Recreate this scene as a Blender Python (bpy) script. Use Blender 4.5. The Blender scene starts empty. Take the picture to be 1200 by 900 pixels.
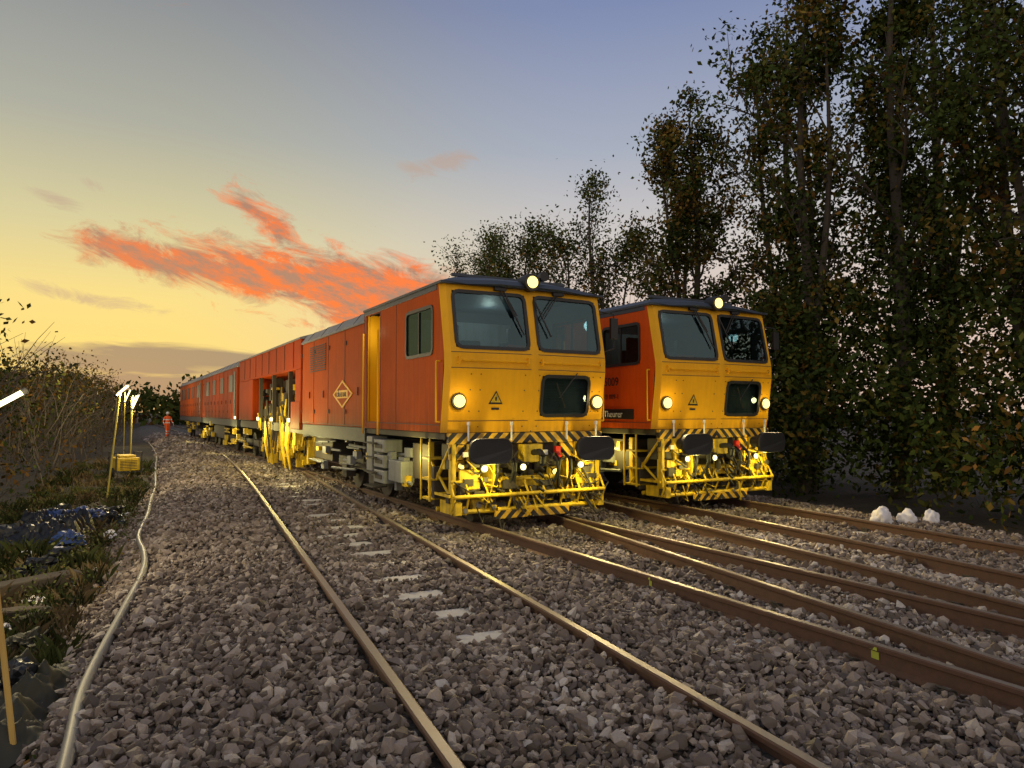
import bpy, bmesh, math, random
import numpy as np
from mathutils import Vector, Matrix
from mathutils import noise as mn
random.seed(7); rng=np.random.default_rng(7)
sc=bpy.context.scene
sc.view_settings.view_transform='Standard'
try: sc.view_settings.look='None'
except: pass
sc.view_settings.exposure=0
COL=sc.collection

# ---------------------------------------------------------------- materials
class NT:
    def __init__(s,tree): s.t=tree; s.t.nodes.clear()
    def n(s,ty,**kw):
        nd=s.t.nodes.new(ty)
        for k,v in kw.items(): setattr(nd,k,v)
        return nd
    def l(s,a,b): s.t.links.new(a,b)
    def m(s,op,a,b=None,c=None,clamp=False):
        nd=s.n('ShaderNodeMath',operation=op); nd.use_clamp=clamp
        for i,v in enumerate((a,b,c)):
            if v is None: continue
            if isinstance(v,(int,float)): nd.inputs[i].default_value=v
            else: s.l(v,nd.inputs[i])
        return nd.outputs[0]
    def mix(s,f,a,b,bt='MIX'):
        nd=s.n('ShaderNodeMix',data_type='RGBA',blend_type=bt)
        for sock,v in ((nd.inputs[0],f),(nd.inputs[6],a),(nd.inputs[7],b)):
            if isinstance(v,(int,float)): sock.default_value=v
            elif isinstance(v,tuple): sock.default_value=(v[0],v[1],v[2],1)
            else: s.l(v,sock)
        return nd.outputs[2]
    def ramp(s,f,stops,interp='LINEAR'):
        nd=s.n('ShaderNodeValToRGB'); cr=nd.color_ramp; cr.interpolation=interp
        while len(cr.elements)<len(stops): cr.elements.new(.5)
        for e,(p,c) in zip(cr.elements,stops):
            e.position=p; e.color=(c[0],c[1],c[2],1)
        s.l(f,nd.inputs[0]); return nd.outputs[0]
    def noise(s,vec,scale,detail=4,rough=.55,dist=0):
        nd=s.n('ShaderNodeTexNoise'); nd.inputs['Scale'].default_value=scale
        nd.inputs['Detail'].default_value=detail; nd.inputs['Roughness'].default_value=rough
        nd.inputs['Distortion'].default_value=dist
        if vec is not None: s.l(vec,nd.inputs['Vector'])
        return nd.outputs[0]
    def bump(s,h,strength,dist=.01):
        nd=s.n('ShaderNodeBump'); nd.inputs['Strength'].default_value=strength
        nd.inputs['Distance'].default_value=dist; s.l(h,nd.inputs['Height']); return nd.outputs[0]

def newmat(name):
    m=bpy.data.materials.new(name); m.use_nodes=True; return m,NT(m.node_tree)
def finish(t,col,rough=.5,metal=0,normal=None,spec=None):
    p=t.n('ShaderNodeBsdfPrincipled'); o=t.n('ShaderNodeOutputMaterial')
    for k,v in (('Base Color',col),('Roughness',rough),('Metallic',metal)):
        if isinstance(v,(int,float)): p.inputs[k].default_value=v
        elif isinstance(v,tuple): p.inputs[k].default_value=(v[0],v[1],v[2],1)
        else: t.l(v,p.inputs[k])
    if normal is not None: t.l(normal,p.inputs['Normal'])
    if spec is not None: p.inputs['Specular IOR Level'].default_value=spec
    t.l(p.outputs[0],o.inputs[0]); return p
def paint(name,c,rough=.4,dirt=.5,metal=0,dcol=(.05,.04,.03),sc_=2.2,spec=None,low=None):
    m,t=newmat(name); tc=t.n('ShaderNodeTexCoord').outputs['Object']
    n1=t.noise(tc,sc_,5,.65); n2=t.noise(tc,22,3,.6)
    mp=t.n('ShaderNodeMapping'); mp.inputs['Scale'].default_value=(14,14,.9); t.l(tc,mp.inputs[0])
    n3=t.noise(mp.outputs[0],1.0,3,.6)
    f=t.m('ADD',t.m('MULTIPLY',n1,.6),t.m('MULTIPLY',n3,.5))
    f=t.m('SUBTRACT',f,.46); f=t.m('MULTIPLY',f,2.6*dirt,clamp=True)
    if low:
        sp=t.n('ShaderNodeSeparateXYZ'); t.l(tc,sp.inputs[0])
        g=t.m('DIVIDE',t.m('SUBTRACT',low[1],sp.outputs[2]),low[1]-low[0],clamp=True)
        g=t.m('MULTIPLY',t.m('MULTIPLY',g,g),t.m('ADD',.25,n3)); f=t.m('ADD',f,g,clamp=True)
    col=t.mix(f,c,dcol)
    f2=t.m('MULTIPLY',t.m('SUBTRACT',n2,.58),3*dirt,clamp=True)
    col=t.mix(f2,col,tuple(x*.6+.004 for x in c))
    r=t.m('ADD',rough,t.m('MULTIPLY',n2,.25))
    finish(t,col,r,metal,t.bump(n1,.16,.02),spec=spec); return m
def plain(name,c,rough=.6,metal=0):
    m,t=newmat(name); tc=t.n('ShaderNodeTexCoord').outputs['Object']
    n=t.noise(tc,9,4,.6)
    col=t.mix(t.m('MULTIPLY',n,.6),c,tuple(x*.45 for x in c))
    finish(t,col,rough,metal,t.bump(n,.1,.01)); return m
def emis(name,c,s):
    m,t=newmat(name); e=t.n('ShaderNodeEmission'); e.inputs[0].default_value=(*c,1); e.inputs[1].default_value=s
    o=t.n('ShaderNodeOutputMaterial'); t.l(e.outputs[0],o.inputs[0]); return m
def glass(name,tint=(.35,.45,.45),g=.35):
    m,t=newmat(name); a=t.n('ShaderNodeBsdfTransparent'); a.inputs[0].default_value=(*tint,1)
    b=t.n('ShaderNodeBsdfGlossy'); b.inputs[1].default_value=.03; b.inputs[0].default_value=(.5,.75,.85,1)
    tc=t.n('ShaderNodeTexCoord').outputs['Object']; n=t.noise(tc,1.3,3)
    t.l(t.bump(n,.05,.05),b.inputs['Normal'])
    mx=t.n('ShaderNodeMixShader'); mx.inputs[0].default_value=g
    t.l(a.outputs[0],mx.inputs[1]); t.l(b.outputs[0],mx.inputs[2])
    o=t.n('ShaderNodeOutputMaterial'); t.l(mx.outputs[0],o.inputs[0]); return m
def hazard(name,k=5.5):
    m,t=newmat(name); tc=t.n('ShaderNodeTexCoord').outputs['Object']
    sp=t.n('ShaderNodeSeparateXYZ'); t.l(tc,sp.inputs[0])
    v=t.m('ADD',t.m('ABSOLUTE',sp.outputs[0]),sp.outputs[2])
    f=t.m('GREATER_THAN',t.m('FRACT',t.m('MULTIPLY',v,k)),.5)
    col=t.mix(f,(.62,.36,.02),(.012,.012,.012))
    n=t.noise(tc,6,5,.6); col=t.mix(t.m('MULTIPLY',t.m('SUBTRACT',n,.42),2.4,clamp=True),col,(.05,.038,.025))
    finish(t,col,.5); return m

M={}
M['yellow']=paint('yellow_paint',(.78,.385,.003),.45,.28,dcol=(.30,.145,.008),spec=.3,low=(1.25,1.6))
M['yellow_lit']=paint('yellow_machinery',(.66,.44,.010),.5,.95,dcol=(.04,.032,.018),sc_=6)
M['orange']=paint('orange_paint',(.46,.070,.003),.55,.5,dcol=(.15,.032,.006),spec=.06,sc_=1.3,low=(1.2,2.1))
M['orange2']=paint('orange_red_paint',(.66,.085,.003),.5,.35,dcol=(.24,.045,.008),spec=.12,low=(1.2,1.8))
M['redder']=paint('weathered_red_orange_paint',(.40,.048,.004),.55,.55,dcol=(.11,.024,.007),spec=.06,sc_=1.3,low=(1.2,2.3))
M['roof_dark']=paint('roof_slate_paint',(.030,.042,.062),.45,.3)
M['roof_grey']=paint('roof_grey_paint',(.26,.26,.25),.6,.6,dcol=(.10,.09,.08),spec=.2)
M['grey']=paint('grey_solebar',(.045,.05,.052),.55,.5,spec=.3)
M['lightgrey']=paint('light_grey_box',(.18,.19,.19),.5,.8)
M['black']=plain('black_rubber',(.012,.012,.013),.55)
M['dark']=plain('dark_interior',(.03,.032,.035),.7)
M['under']=plain('underframe_grime',(.045,.036,.026),.75)
M['steel']=plain('steel',(.35,.34,.32),.35,.8)
M['white']=plain('white_plastic',(.75,.75,.72),.5)
M['red']=plain('red_paint',(.6,.03,.02),.4)
M['hazard']=hazard('hazard_stripes')
M['glass']=glass('cab_glass',(.36,.46,.45),.085)
M['head']=emis('headlamp_glow',(1,.74,.20),2.7)
M['lampw']=emis('lamp_white_glow',(1,.86,.38),3.2)
M['tube']=emis('tube_glow',(1,.88,.42),4)

# ---------------------------------------------------------------- mesh builder
class MB:
    def __init__(s): s.v=[]; s.f=[]
    def quadbox(s,pts):
        b=len(s.v); s.v+= [tuple(p) for p in pts]
        s.f+=[(b,b+3,b+2,b+1),(b+4,b+5,b+6,b+7),(b,b+1,b+5,b+4),(b+1,b+2,b+6,b+5),(b+2,b+3,b+7,b+6),(b+3,b,b+4,b+7)]
    def box(s,x0,x1,y0,y1,z0,z1):
        s.quadbox([(x0,y0,z0),(x1,y0,z0),(x1,y1,z0),(x0,y1,z0),(x0,y0,z1),(x1,y0,z1),(x1,y1,z1),(x0,y1,z1)]); return s
    def cyl(s,p0,p1,r,n=12,r1=None,caps=True):
        p0=Vector(p0);p1=Vector(p1); d=(p1-p0)
        if d.length<1e-6: return s
        d.normalize(); a=d.orthogonal().normalized(); c=d.cross(a); r1=r if r1 is None else r1
        b=len(s.v)
        for i in range(n):
            t=2*math.pi*i/n; o=a*math.cos(t)+c*math.sin(t)
            s.v.append(tuple(p0+o*r)); s.v.append(tuple(p1+o*r1))
        for i in range(n):
            j=(i+1)%n; s.f.append((b+2*i,b+2*j,b+2*j+1,b+2*i+1))
        if caps:
            s.f.append(tuple(b+2*i for i in range(n))[::-1]); s.f.append(tuple(b+2*i+1 for i in range(n)))
        return s
    def tube(s,pts,r,n=8):
        for a,b in zip(pts[:-1],pts[1:]): s.cyl(a,b,r,n)
        return s
    def taper(s,pts,rs,n=6):
        b0=len(s.v); P=[Vector(p) for p in pts]
        for i,p in enumerate(P):
            d=(P[min(i+1,len(P)-1)]-P[max(i-1,0)]).normalized()
            a=d.cross(Vector((.31,.95,.02))).normalized(); c=d.cross(a)
            for k in range(n):
                t=2*math.pi*k/n; s.v.append(tuple(p+(a*math.cos(t)+c*math.sin(t))*rs[i]))
        for i in range(len(P)-1):
            for k in range(n):
                j=(k+1)%n; s.f.append((b0+i*n+k,b0+i*n+j,b0+(i+1)*n+j,b0+(i+1)*n+k))
        return s
    def prism(s,poly,f0,f1):
        n=len(poly); b=len(s.v)
        s.v+=[tuple(f0(*p)) for p in poly]; s.v+=[tuple(f1(*p)) for p in poly]
        for i in range(n):
            j=(i+1)%n; s.f.append((b+i,b+j,b+n+j,b+n+i))
        s.f.append(tuple(range(b,b+n))[::-1]); s.f.append(tuple(range(b+n,b+2*n)))
        return s
    def grid(s,us,vs,pos,holes=()):
        b=len(s.v); nu=len(us)
        for v in vs:
            for u in us: s.v.append(tuple(pos(u,v)))
        for j in range(len(vs)-1):
            for i in range(nu-1):
                cu=(us[i]+us[i+1])/2; cv=(vs[j]+vs[j+1])/2
                if any(h[0]<cu<h[1] and h[2]<cv<h[3] for h in holes): continue
                s.f.append((b+j*nu+i,b+j*nu+i+1,b+(j+1)*nu+i+1,b+(j+1)*nu+i))
        return s
    def obj(s,name,mat,parent=None,bevel=0,smooth=False):
        me=bpy.data.meshes.new(name); me.from_pydata(s.v,[],s.f); me.update()
        o=bpy.data.objects.new(name,me); COL.objects.link(o)
        if mat: me.materials.append(mat)
        if parent: o.parent=parent
        bm=bmesh.new(); bm.from_mesh(me); bmesh.ops.recalc_face_normals(bm,faces=bm.faces); bm.to_mesh(me); bm.free()
        if smooth: me.polygons.foreach_set('use_smooth',[True]*len(me.polygons))
        if bevel:
            md=o.modifiers.new('bevel','BEVEL'); md.width=bevel; md.segments=2; md.limit_method='ANGLE'
        return o
def empty(name,loc=(0,0,0),rz=0):
    o=bpy.data.objects.new(name,None); COL.objects.link(o); o.location=loc; o.rotation_euler=(0,0,rz); o.empty_display_size=.2; return o
def rrect(u0,u1,v0,v1,r,n=4):
    pts=[]
    for cx,cy,a0 in ((u1-r,v0+r,-90),(u1-r,v1-r,0),(u0+r,v1-r,90),(u0+r,v0+r,180)):
        for i in range(n+1):
            a=math.radians(a0+90*i/n); pts.append((cx+r*math.cos(a),cy+r*math.sin(a)))
    return pts
def ring(mb,pos,N,u0,u1,v0,v1,w,r,d0,d1):
    N=Vector(N); inn=rrect(u0,u1,v0,v1,r); out=rrect(u0-w,u1+w,v0-w,v1+w,r+w)
    n=len(inn); b=len(mb.v)
    for d in (d0,d1):
        for L in (inn,out):
            for p in L: mb.v.append(tuple(Vector(pos(*p))+N*d))
    I0,O0,I1,O1=b,b+n,b+2*n,b+3*n
    for i in range(n):
        j=(i+1)%n
        mb.f+=[(I1+i,O1+i,O1+j,I1+j),(O0+i,O0+j,O1+j,O1+i),(I0+i,I1+i,I1+j,I0+j)]
def pane(mb,pos,N,u0,u1,v0,v1,r,d):
    N=Vector(N); L=rrect(u0,u1,v0,v1,r); b=len(mb.v)
    for p in L: mb.v.append(tuple(Vector(pos(*p))+N*d))
    mb.f.append(tuple(range(b,b+len(L))))
def text(s,size,loc,rot,mat,parent,name):
    cu=bpy.data.curves.new(name,'FONT'); cu.body=s; cu.size=size; cu.extrude=.002
    o=bpy.data.objects.new(name,cu); COL.objects.link(o); o.location=loc; o.rotation_euler=rot
    cu.materials.append(mat); o.parent=parent; return o
def light(kind,name,loc,e,col,parent=None,size=.1,rot=None,spot=None):
    l=bpy.data.lights.new(name,kind); l.energy=e; l.color=col
    if kind in('POINT','SPOT'): l.shadow_soft_size=size
    if spot: l.spot_size=spot; l.spot_blend=.6
    o=bpy.data.objects.new(name,l); COL.objects.link(o); o.location=loc
    if rot: o.rotation_euler=rot
    if parent: o.parent=parent
    return o

# ---------------------------------------------------------------- sky / world
w=bpy.data.worlds.new('World'); sc.world=w; w.use_nodes=True
try:
    w.cycles.sampling_method='MANUAL'; w.cycles.sample_map_resolution=256
except Exception: pass
t=NT(w.node_tree)
tc=t.n('ShaderNodeTexCoord').outputs['Generated']
nm=t.n('ShaderNodeVectorMath',operation='NORMALIZE'); t.l(tc,nm.inputs[0]); D=nm.outputs[0]
sp=t.n('ShaderNodeSeparateXYZ'); t.l(D,sp.inputs[0]); X,Y,Z=sp.outputs
def lin(c): return tuple(((v/255)/12.92 if v/255<=.04045 else ((v/255+.055)/1.055)**2.4) for v in c)
el=t.m('MULTIPLY',t.m('ARCSINE',Z),180/math.pi); az=t.m('MULTIPLY',t.m('ARCTAN2',X,Y),180/math.pi)
e01=t.m('DIVIDE',el,90.0,clamp=True)
def S(d): return d/90
warm=t.ramp(e01,[(0,lin((230,192,122))),(S(3.5),lin((250,220,124))),(S(8),lin((247,221,136))),(S(13),lin((216,206,156))),(S(20),lin((174,174,160))),(S(30),lin((134,138,146))),(S(55),lin((108,120,145))),(1,lin((95,112,150)))])
cool=t.ramp(e01,[(0,lin((222,190,170))),(S(6),lin((230,202,186))),(S(13),lin((210,202,196))),(S(20),lin((168,175,190))),(S(30),lin((126,139,177))),(S(55),lin((120,134,170))),(1,lin((120,135,168)))])
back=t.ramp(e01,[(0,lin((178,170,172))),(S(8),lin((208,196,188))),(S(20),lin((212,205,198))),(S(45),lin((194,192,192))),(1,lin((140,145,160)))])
back=t.mix(1.0,back,(1.42,1.34,1.24),'MULTIPLY')  # unseen rear sky, brightened on purpose to light cab fronts and ballast
f1=t.m('DIVIDE',t.m('SUBTRACT',az,-4.0),36.0,clamp=True)
f1b=t.m('DIVIDE',t.m('SUBTRACT',-16.0,az),40.0,clamp=True)
f1=t.m('MAXIMUM',f1,f1b)
ss=t.m('MULTIPLY',t.m('MULTIPLY',f1,f1),t.m('SUBTRACT',3,t.m('MULTIPLY',f1,2)))
col=t.mix(ss,warm,cool)
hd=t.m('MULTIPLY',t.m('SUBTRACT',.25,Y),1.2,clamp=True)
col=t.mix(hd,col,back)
def cloudset(rot,su,sv,seed):
    r=math.radians(rot)
    u=t.m('ADD',t.m('MULTIPLY',az,math.cos(r)*su),t.m('MULTIPLY',el,math.sin(r)*su))
    v=t.m('ADD',t.m('MULTIPLY',az,-math.sin(r)*sv),t.m('MULTIPLY',el,math.cos(r)*sv))
    cb=t.n('ShaderNodeCombineXYZ'); t.l(u,cb.inputs[0]); t.l(v,cb.inputs[1]); cb.inputs[2].default_value=seed
    return cb.outputs[0]
cvA=cloudset(-16,.24,.62,3.1); nA=t.noise(cvA,1.0,7,.72,.9)
cvB=cloudset(-4,.10,.8,9.4); nB=t.noise(cvB,1.0,4,.6,.4)
def gmask(a0,e0,sa,se,rot):
    r=math.radians(rot); da=t.m('SUBTRACT',az,a0); de=t.m('SUBTRACT',el,e0)
    u=t.m('ADD',t.m('MULTIPLY',da,math.cos(r)/sa),t.m('MULTIPLY',de,math.sin(r)/sa))
    v=t.m('ADD',t.m('MULTIPLY',da,-math.sin(r)/se),t.m('MULTIPLY',de,math.cos(r)/se))
    q=t.m('ADD',t.m('MULTIPLY',u,u),t.m('MULTIPLY',v,v)); return t.m('EXPONENT',t.m('MULTIPLY',q,-1))
def dens(masks,nz,k=2.6,th=.62,soft=.35):
    mm=masks[0]
    for q in masks[1:]: mm=t.m('MAXIMUM',mm,q)
    d=t.m('ADD',mm,t.m('MULTIPLY',t.m('SUBTRACT',nz,.5),k)); 
    return t.m('DIVIDE',t.m('SUBTRACT',d,th),soft,clamp=True)
big=dens([t.m('MULTIPLY',gmask(13.0,9.0,8.0,3.2,-10),1.55),t.m('MULTIPLY',gmask(-3.0,11.0,7.8,1.7,-8),1.15),t.m('MULTIPLY',gmask(5.0,14.0,4.6,1.4,-36),1.1),t.m('MULTIPLY',gmask(4,10.4,7.0,2.4,-10),1.3)],nA,2.3,.42,.55)
small=dens([t.m('MULTIPLY',gmask(-9,14,2.4,.7,-20),.95),t.m('MULTIPLY',gmask(-6,7.6,6,.7,-8),1.0),t.m('MULTIPLY',gmask(17.5,19.2,3.4,1.1,14),1.0),t.m('MULTIPLY',gmask(-7,15.4,1.4,.6,-20),.9)],nA,2.4,.52,.5)
low=dens([gmask(-4,3.7,12,1.5,0),t.m('MULTIPLY',gmask(-2,1.6,20,1.3,0),1.1)],nB,1.5,.34,.4)
shade=t.noise(cvA,2.0,4,.68)
sh=t.m('MULTIPLY',t.m('SUBTRACT',shade,.39),4.6,clamp=True)
dx=t.m('DIVIDE',t.m('SUBTRACT',az,-9.0),13.0,clamp=True)
ccol=t.mix(t.m('MULTIPLY',sh,t.m('ADD',.55,t.m('MULTIPLY',dx,.45))),lin((176,128,104)),lin((255,120,48)))
col=t.mix(t.m('MULTIPLY',small,.55),col,lin((190,160,140)))
col=t.mix(t.m('MULTIPLY',low,.85),col,lin((146,130,114)))
col=t.mix(t.m('MULTIPLY',big,.93),col,ccol)
sky=t.n('ShaderNodeTexSky'); sky.sky_type='NISHITA'; sky.sun_disc=False
sky.sun_elevation=math.radians(1.0); sky.sun_rotation=math.radians(-6)
col=t.mix(1.0,col,t.mix(1.0,sky.outputs[0],(.006,.006,.006),'MULTIPLY'),'ADD')
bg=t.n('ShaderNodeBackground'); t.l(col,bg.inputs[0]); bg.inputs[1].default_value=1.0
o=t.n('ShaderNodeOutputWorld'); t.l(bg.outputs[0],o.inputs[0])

sun=bpy.data.lights.new('sun','SUN'); sun.energy=.12; sun.angle=math.radians(8); sun.color=(1,.62,.35)
so=bpy.data.objects.new('sun',sun); COL.objects.link(so)
sd=Vector((-.2,.97,.10)).normalized(); so.rotation_euler=sd.to_track_quat('Z','Y').to_euler()

# ---------------------------------------------------------------- camera
cam=bpy.data.cameras.new('camera'); cam.sensor_width=36; cam.lens=25.2; cam.clip_end=2000; cam.clip_start=.05
co=bpy.data.objects.new('camera',cam); COL.objects.link(co); co.location=(0,0,1.595)
co.rotation_euler=(math.radians(92.2),0,math.radians(-23.5)); sc.camera=co

# ---------------------------------------------------------------- track layout
def cv(y):
    y=np.asarray(y,float); q=np.clip(y-15,0,34)
    return -(q**2)*.096/68-.096*np.clip(y-49,0,None)
YS=list(np.arange(-6,16,1.0))+list(np.arange(16,120,2.0))
def pAB(y): return 1.84+float(cv(y))
def pC(y): return 4.45-.098*(y-9.6)
def pE(y): return float(np.interp(y,[-6,2.8,10,18,35,120],[5.05,5.5,5.8,6.15,5.95,-2.4]))
def p2(y): return float(np.interp(y,[-6,4.5,8,10.2,120],[8.05,8.17,8.27,8.3,8.3-.1*110]))
tracks=[(pAB,-6,46),(pC,-6,110),(pE,-6,33),(p2,-6,110)]
def smooth(x,a,b):
    t_=np.clip((x-a)/(b-a),0,1); return t_*t_*(3-2*t_)
def gz(x,y):
    x=np.asarray(x,float); y=np.asarray(y,float); c=cv(y); xe=x-c
    z=np.full(np.broadcast(x,y).shape,-.155)
    d=np.abs(xe-1.84)
    z=z+.08*(1-smooth(xe,2.9,3.5))-.04*(1-smooth(d,.15,.45))
    z=z-.30*(1-smooth(xe,-1.15,-.30))
    z=z-.25*smooth(x,10.4,11.4)*(1-smooth(y,25,60))
    z=z+.016*np.sin(x*5.1+y*2.3)+.014*np.sin(x*2.2-y*3.7+1)+.010*np.sin(y*7.3+x*1.3)+.04*np.exp(-((xe-.35)/.45)**2)
    z=z+(1-smooth(xe,-1.6,-1.1))*(.06*np.sin(x*1.7+y*.9)+.05*np.sin(y*1.9))
    return z
def soil(x,y):
    x=np.asarray(x,float); xe=x-cv(y)+.10*np.sin(y*1.1)+.06*np.sin(y*2.7+1)+.25*smooth(y,6,12)
    return np.clip((1-smooth(xe,-1.0,-.70))+smooth(x,10.3,10.9)*(1-smooth(y,30,60)),0,1)
xs=np.concatenate([[-600,-200,-80,-40,-20],np.arange(-10,13.01,.15),[16,22,40,80,200,600]])
ys=np.concatenate([[-300,-60,-20],np.arange(-6,30,.2),np.arange(30,80,1.),[90,110,150,250,500,1500]])
XX,YY=np.meshgrid(xs,ys); ZZ=gz(XX,YY)-.012
vv=np.stack([XX,YY,ZZ],-1).reshape(-1,3)
nx,ny=len(xs),len(ys)
idx=np.arange(nx*ny).reshape(ny,nx)
ff=np.stack([idx[:-1,:-1],idx[:-1,1:],idx[1:,1:],idx[1:,:-1]],-1).reshape(-1,4)
def fast_mesh(name,v,f,mat,parent=None,cols=None,colname='Col'):
    me=bpy.data.meshes.new(name); k=f.shape[1]
    me.vertices.add(len(v)); me.vertices.foreach_set('co',np.ascontiguousarray(v,dtype=np.float32).ravel())
    me.loops.add(f.size); me.loops.foreach_set('vertex_index',f.astype(np.int32).ravel())
    me.polygons.add(len(f)); me.polygons.foreach_set('loop_start',np.arange(0,f.size,k,dtype=np.int32))
    try: me.polygons.foreach_set('loop_total',np.full(len(f),k,dtype=np.int32))
    except Exception: pass
    if cols is not None:
        a=me.color_attributes.new(name=colname,type='FLOAT_COLOR',domain='POINT')
        c4=np.ones((len(v),4),np.float32); c4[:,:3]=cols; a.data.foreach_set('color',c4.ravel())
    me.update(calc_edges=True)
    me.materials.append(mat); o=bpy.data.objects.new(name,me); COL.objects.link(o)
    if parent: o.parent=parent
    return o
m,t=newmat('ground_ballast_and_soil')
tc=t.n('ShaderNodeTexCoord').outputs['Object']
vo=t.n('ShaderNodeTexVoronoi'); vo.inputs['Scale'].default_value=19; t.l(tc,vo.inputs['Vector'])
vs_=t.n('ShaderNodeSeparateColor'); t.l(vo.outputs['Color'],vs_.inputs[0])
bc=t.ramp(vs_.outputs[0],[(0,(.03,.024,.02)),(.5,(.09,.075,.063)),(.85,(.17,.145,.125)),(1,(.26,.235,.20))])
bc=t.mix(t.m('MULTIPLY',vo.outputs['Distance'],1.1,clamp=True),bc,(.015,.013,.011))
n1=t.noise(tc,3,6,.7); n2=t.noise(tc,30,4,.7)
so_=t.ramp(n1,[(.3,(.024,.018,.011)),(.5,(.055,.042,.022)),(.7,(.038,.036,.016))])
so_=t.mix(t.m('MULTIPLY',n2,.6),so_,(.012,.011,.007))
at=t.n('ShaderNodeAttribute'); at.attribute_name='Col'
sf=t.m('MULTIPLY',t.m('ADD',t.m('SUBTRACT',at.outputs['Fac'],.5),t.m('MULTIPLY',t.m('SUBTRACT',n1,.5),1.2)),5); sf=t.m('ADD',sf,.5,clamp=True)
hh=t.m('ADD',t.m('MULTIPLY',vo.outputs['Distance'],-1.0),t.m('MULTIPLY',n2,.5))
finish(t,t.mix(sf,bc,so_),.9,0,t.bump(hh,.9,.03)); M['ground']=m
sv=soil(XX,YY).reshape(-1,1).repeat(3,1)
g=fast_mesh('ground',vv,ff,m,cols=sv)

# rails
m,t=newmat('rail_steel')
geo=t.n('ShaderNodeNewGeometry'); sp=t.n('ShaderNodeSeparateXYZ'); t.l(geo.outputs['Normal'],sp.inputs[0])
tc=t.n('ShaderNodeTexCoord').outputs['Object']; n=t.noise(tc,14,5,.7); n2=t.noise(tc,1.2,3)
top=t.m('MULTIPLY',t.m('SUBTRACT',sp.outputs[2],.8),8,clamp=True)
sp2=t.n('ShaderNodeSeparateXYZ'); t.l(tc,sp2.inputs[0]); top=t.m('MULTIPLY',top,t.m('GREATER_THAN',sp2.outputs[2],-.02))
rust=t.mix(n,(.13,.062,.034),(.045,.027,.018)); shn=t.mix(n,(.32,.28,.25),(.16,.13,.105))
fx=t.mix(t.m('MULTIPLY',n2,1.0),shn,(.18,.14,.11))
finish(t,t.mix(top,rust,fx),t.m('SUBTRACT',.8,t.m('MULTIPLY',top,.38)),t.m('MULTIPLY',top,.32),t.bump(n,.25,.004)); M['rail']=m
prof=[(-.07,-.159),(.07,-.159),(.07,-.148),(.012,-.128),(.01,-.045),(.034,-.034),(.036,-.008),(.026,0),(-.026,0),(-.036,-.008),(-.034,-.034),(-.01,-.045),(-.012,-.128),(-.07,-.148)]
def rail(pf,off,y0,y1,parent,nm_):
    yy=[y for y in YS if y0<=y<=y1]; mb=MB(); n=len(prof)
    for y in yy:
        x=pf(y)+off
        for a,b in prof: mb.v.append((x+a,y,b))
    for i in range(len(yy)-1):
        for k in range(n):
            j=(k+1)%n; mb.f.append((i*n+k,i*n+j,(i+1)*n+j,(i+1)*n+k))
    mb.f.append(tuple(range(n))); mb.f.append(tuple(range((len(yy)-1)*n,len(yy)*n)))
    return mb.obj(nm_,M['rail'],parent)
M['concrete']=paint('sleeper_concrete',(.46,.44,.40),.85,.5,dcol=(.20,.17,.14),sc_=6)
M['pmark']=plain('marking_paint',(.42,.48,.05),.6)
patches=[]
for i,(pf,y0,y1) in enumerate(tracks):
    e=empty('railway_track')
    rail(pf,-.7525,y0,y1,e,'rail_left'); rail(pf,.7525,y0,y1,e,'rail_right')
    sl=MB(); cl=MB()
    yy=np.arange(-5.4,min(y1,60),.7 if i==0 else .65)
    for k,y in enumerate(yy):
        if i==2 and y>14: continue
        x=pf(y); zt=(-.098 if y>4.9 else -.16) if i==0 else -.163
        if i==0: sl.box(x-.36,x+.40,y-.11,y+.11,zt-.14,zt+.0); 
        else: sl.box(x-1.25,x+1.25,y-.125,y+.125,zt-.2,zt)
        if i==0:
            if 4.9<y<20: patches.append((x+.13+random.uniform(-.04,.04),y,.19,.115))
        else:
            if random.random()<.22: patches.append((x+random.choice([-.95,.95,-.55,.5]),y,.17,.11))
            for o_ in (-.7525,.7525):
                for s_ in (-1,1):
                    cl.box(x+o_+s_*.085-.025,x+o_+s_*.085+.025,y-.05,y+.05,-.16,-.125)
                    cl.tube([(x+o_+s_*.06,y-.04,-.125),(x+o_+s_*.12,y-.045,-.105),(x+o_+s_*.12,y+.045,-.105),(x+o_+s_*.06,y+.04,-.125)],.008,5)
    sl.obj('sleepers',M['concrete'],e,bevel=.01)
    if cl.v: cl.obj('rail_clips',M['under'],e)
    if i==1:
        pm=MB()
        for (y,l_) in ((3.55,.06),(5.9,.04)):
            x=pf(y)-.7525; pm.box(x-.0345-.0028,x-.0345,y,y+l_,-.036,-.014); pm.box(x-.018,x-.014,y,y+l_,-.10,-.05)
        pm.obj('paint_marks',M['pmark'],e)

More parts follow.
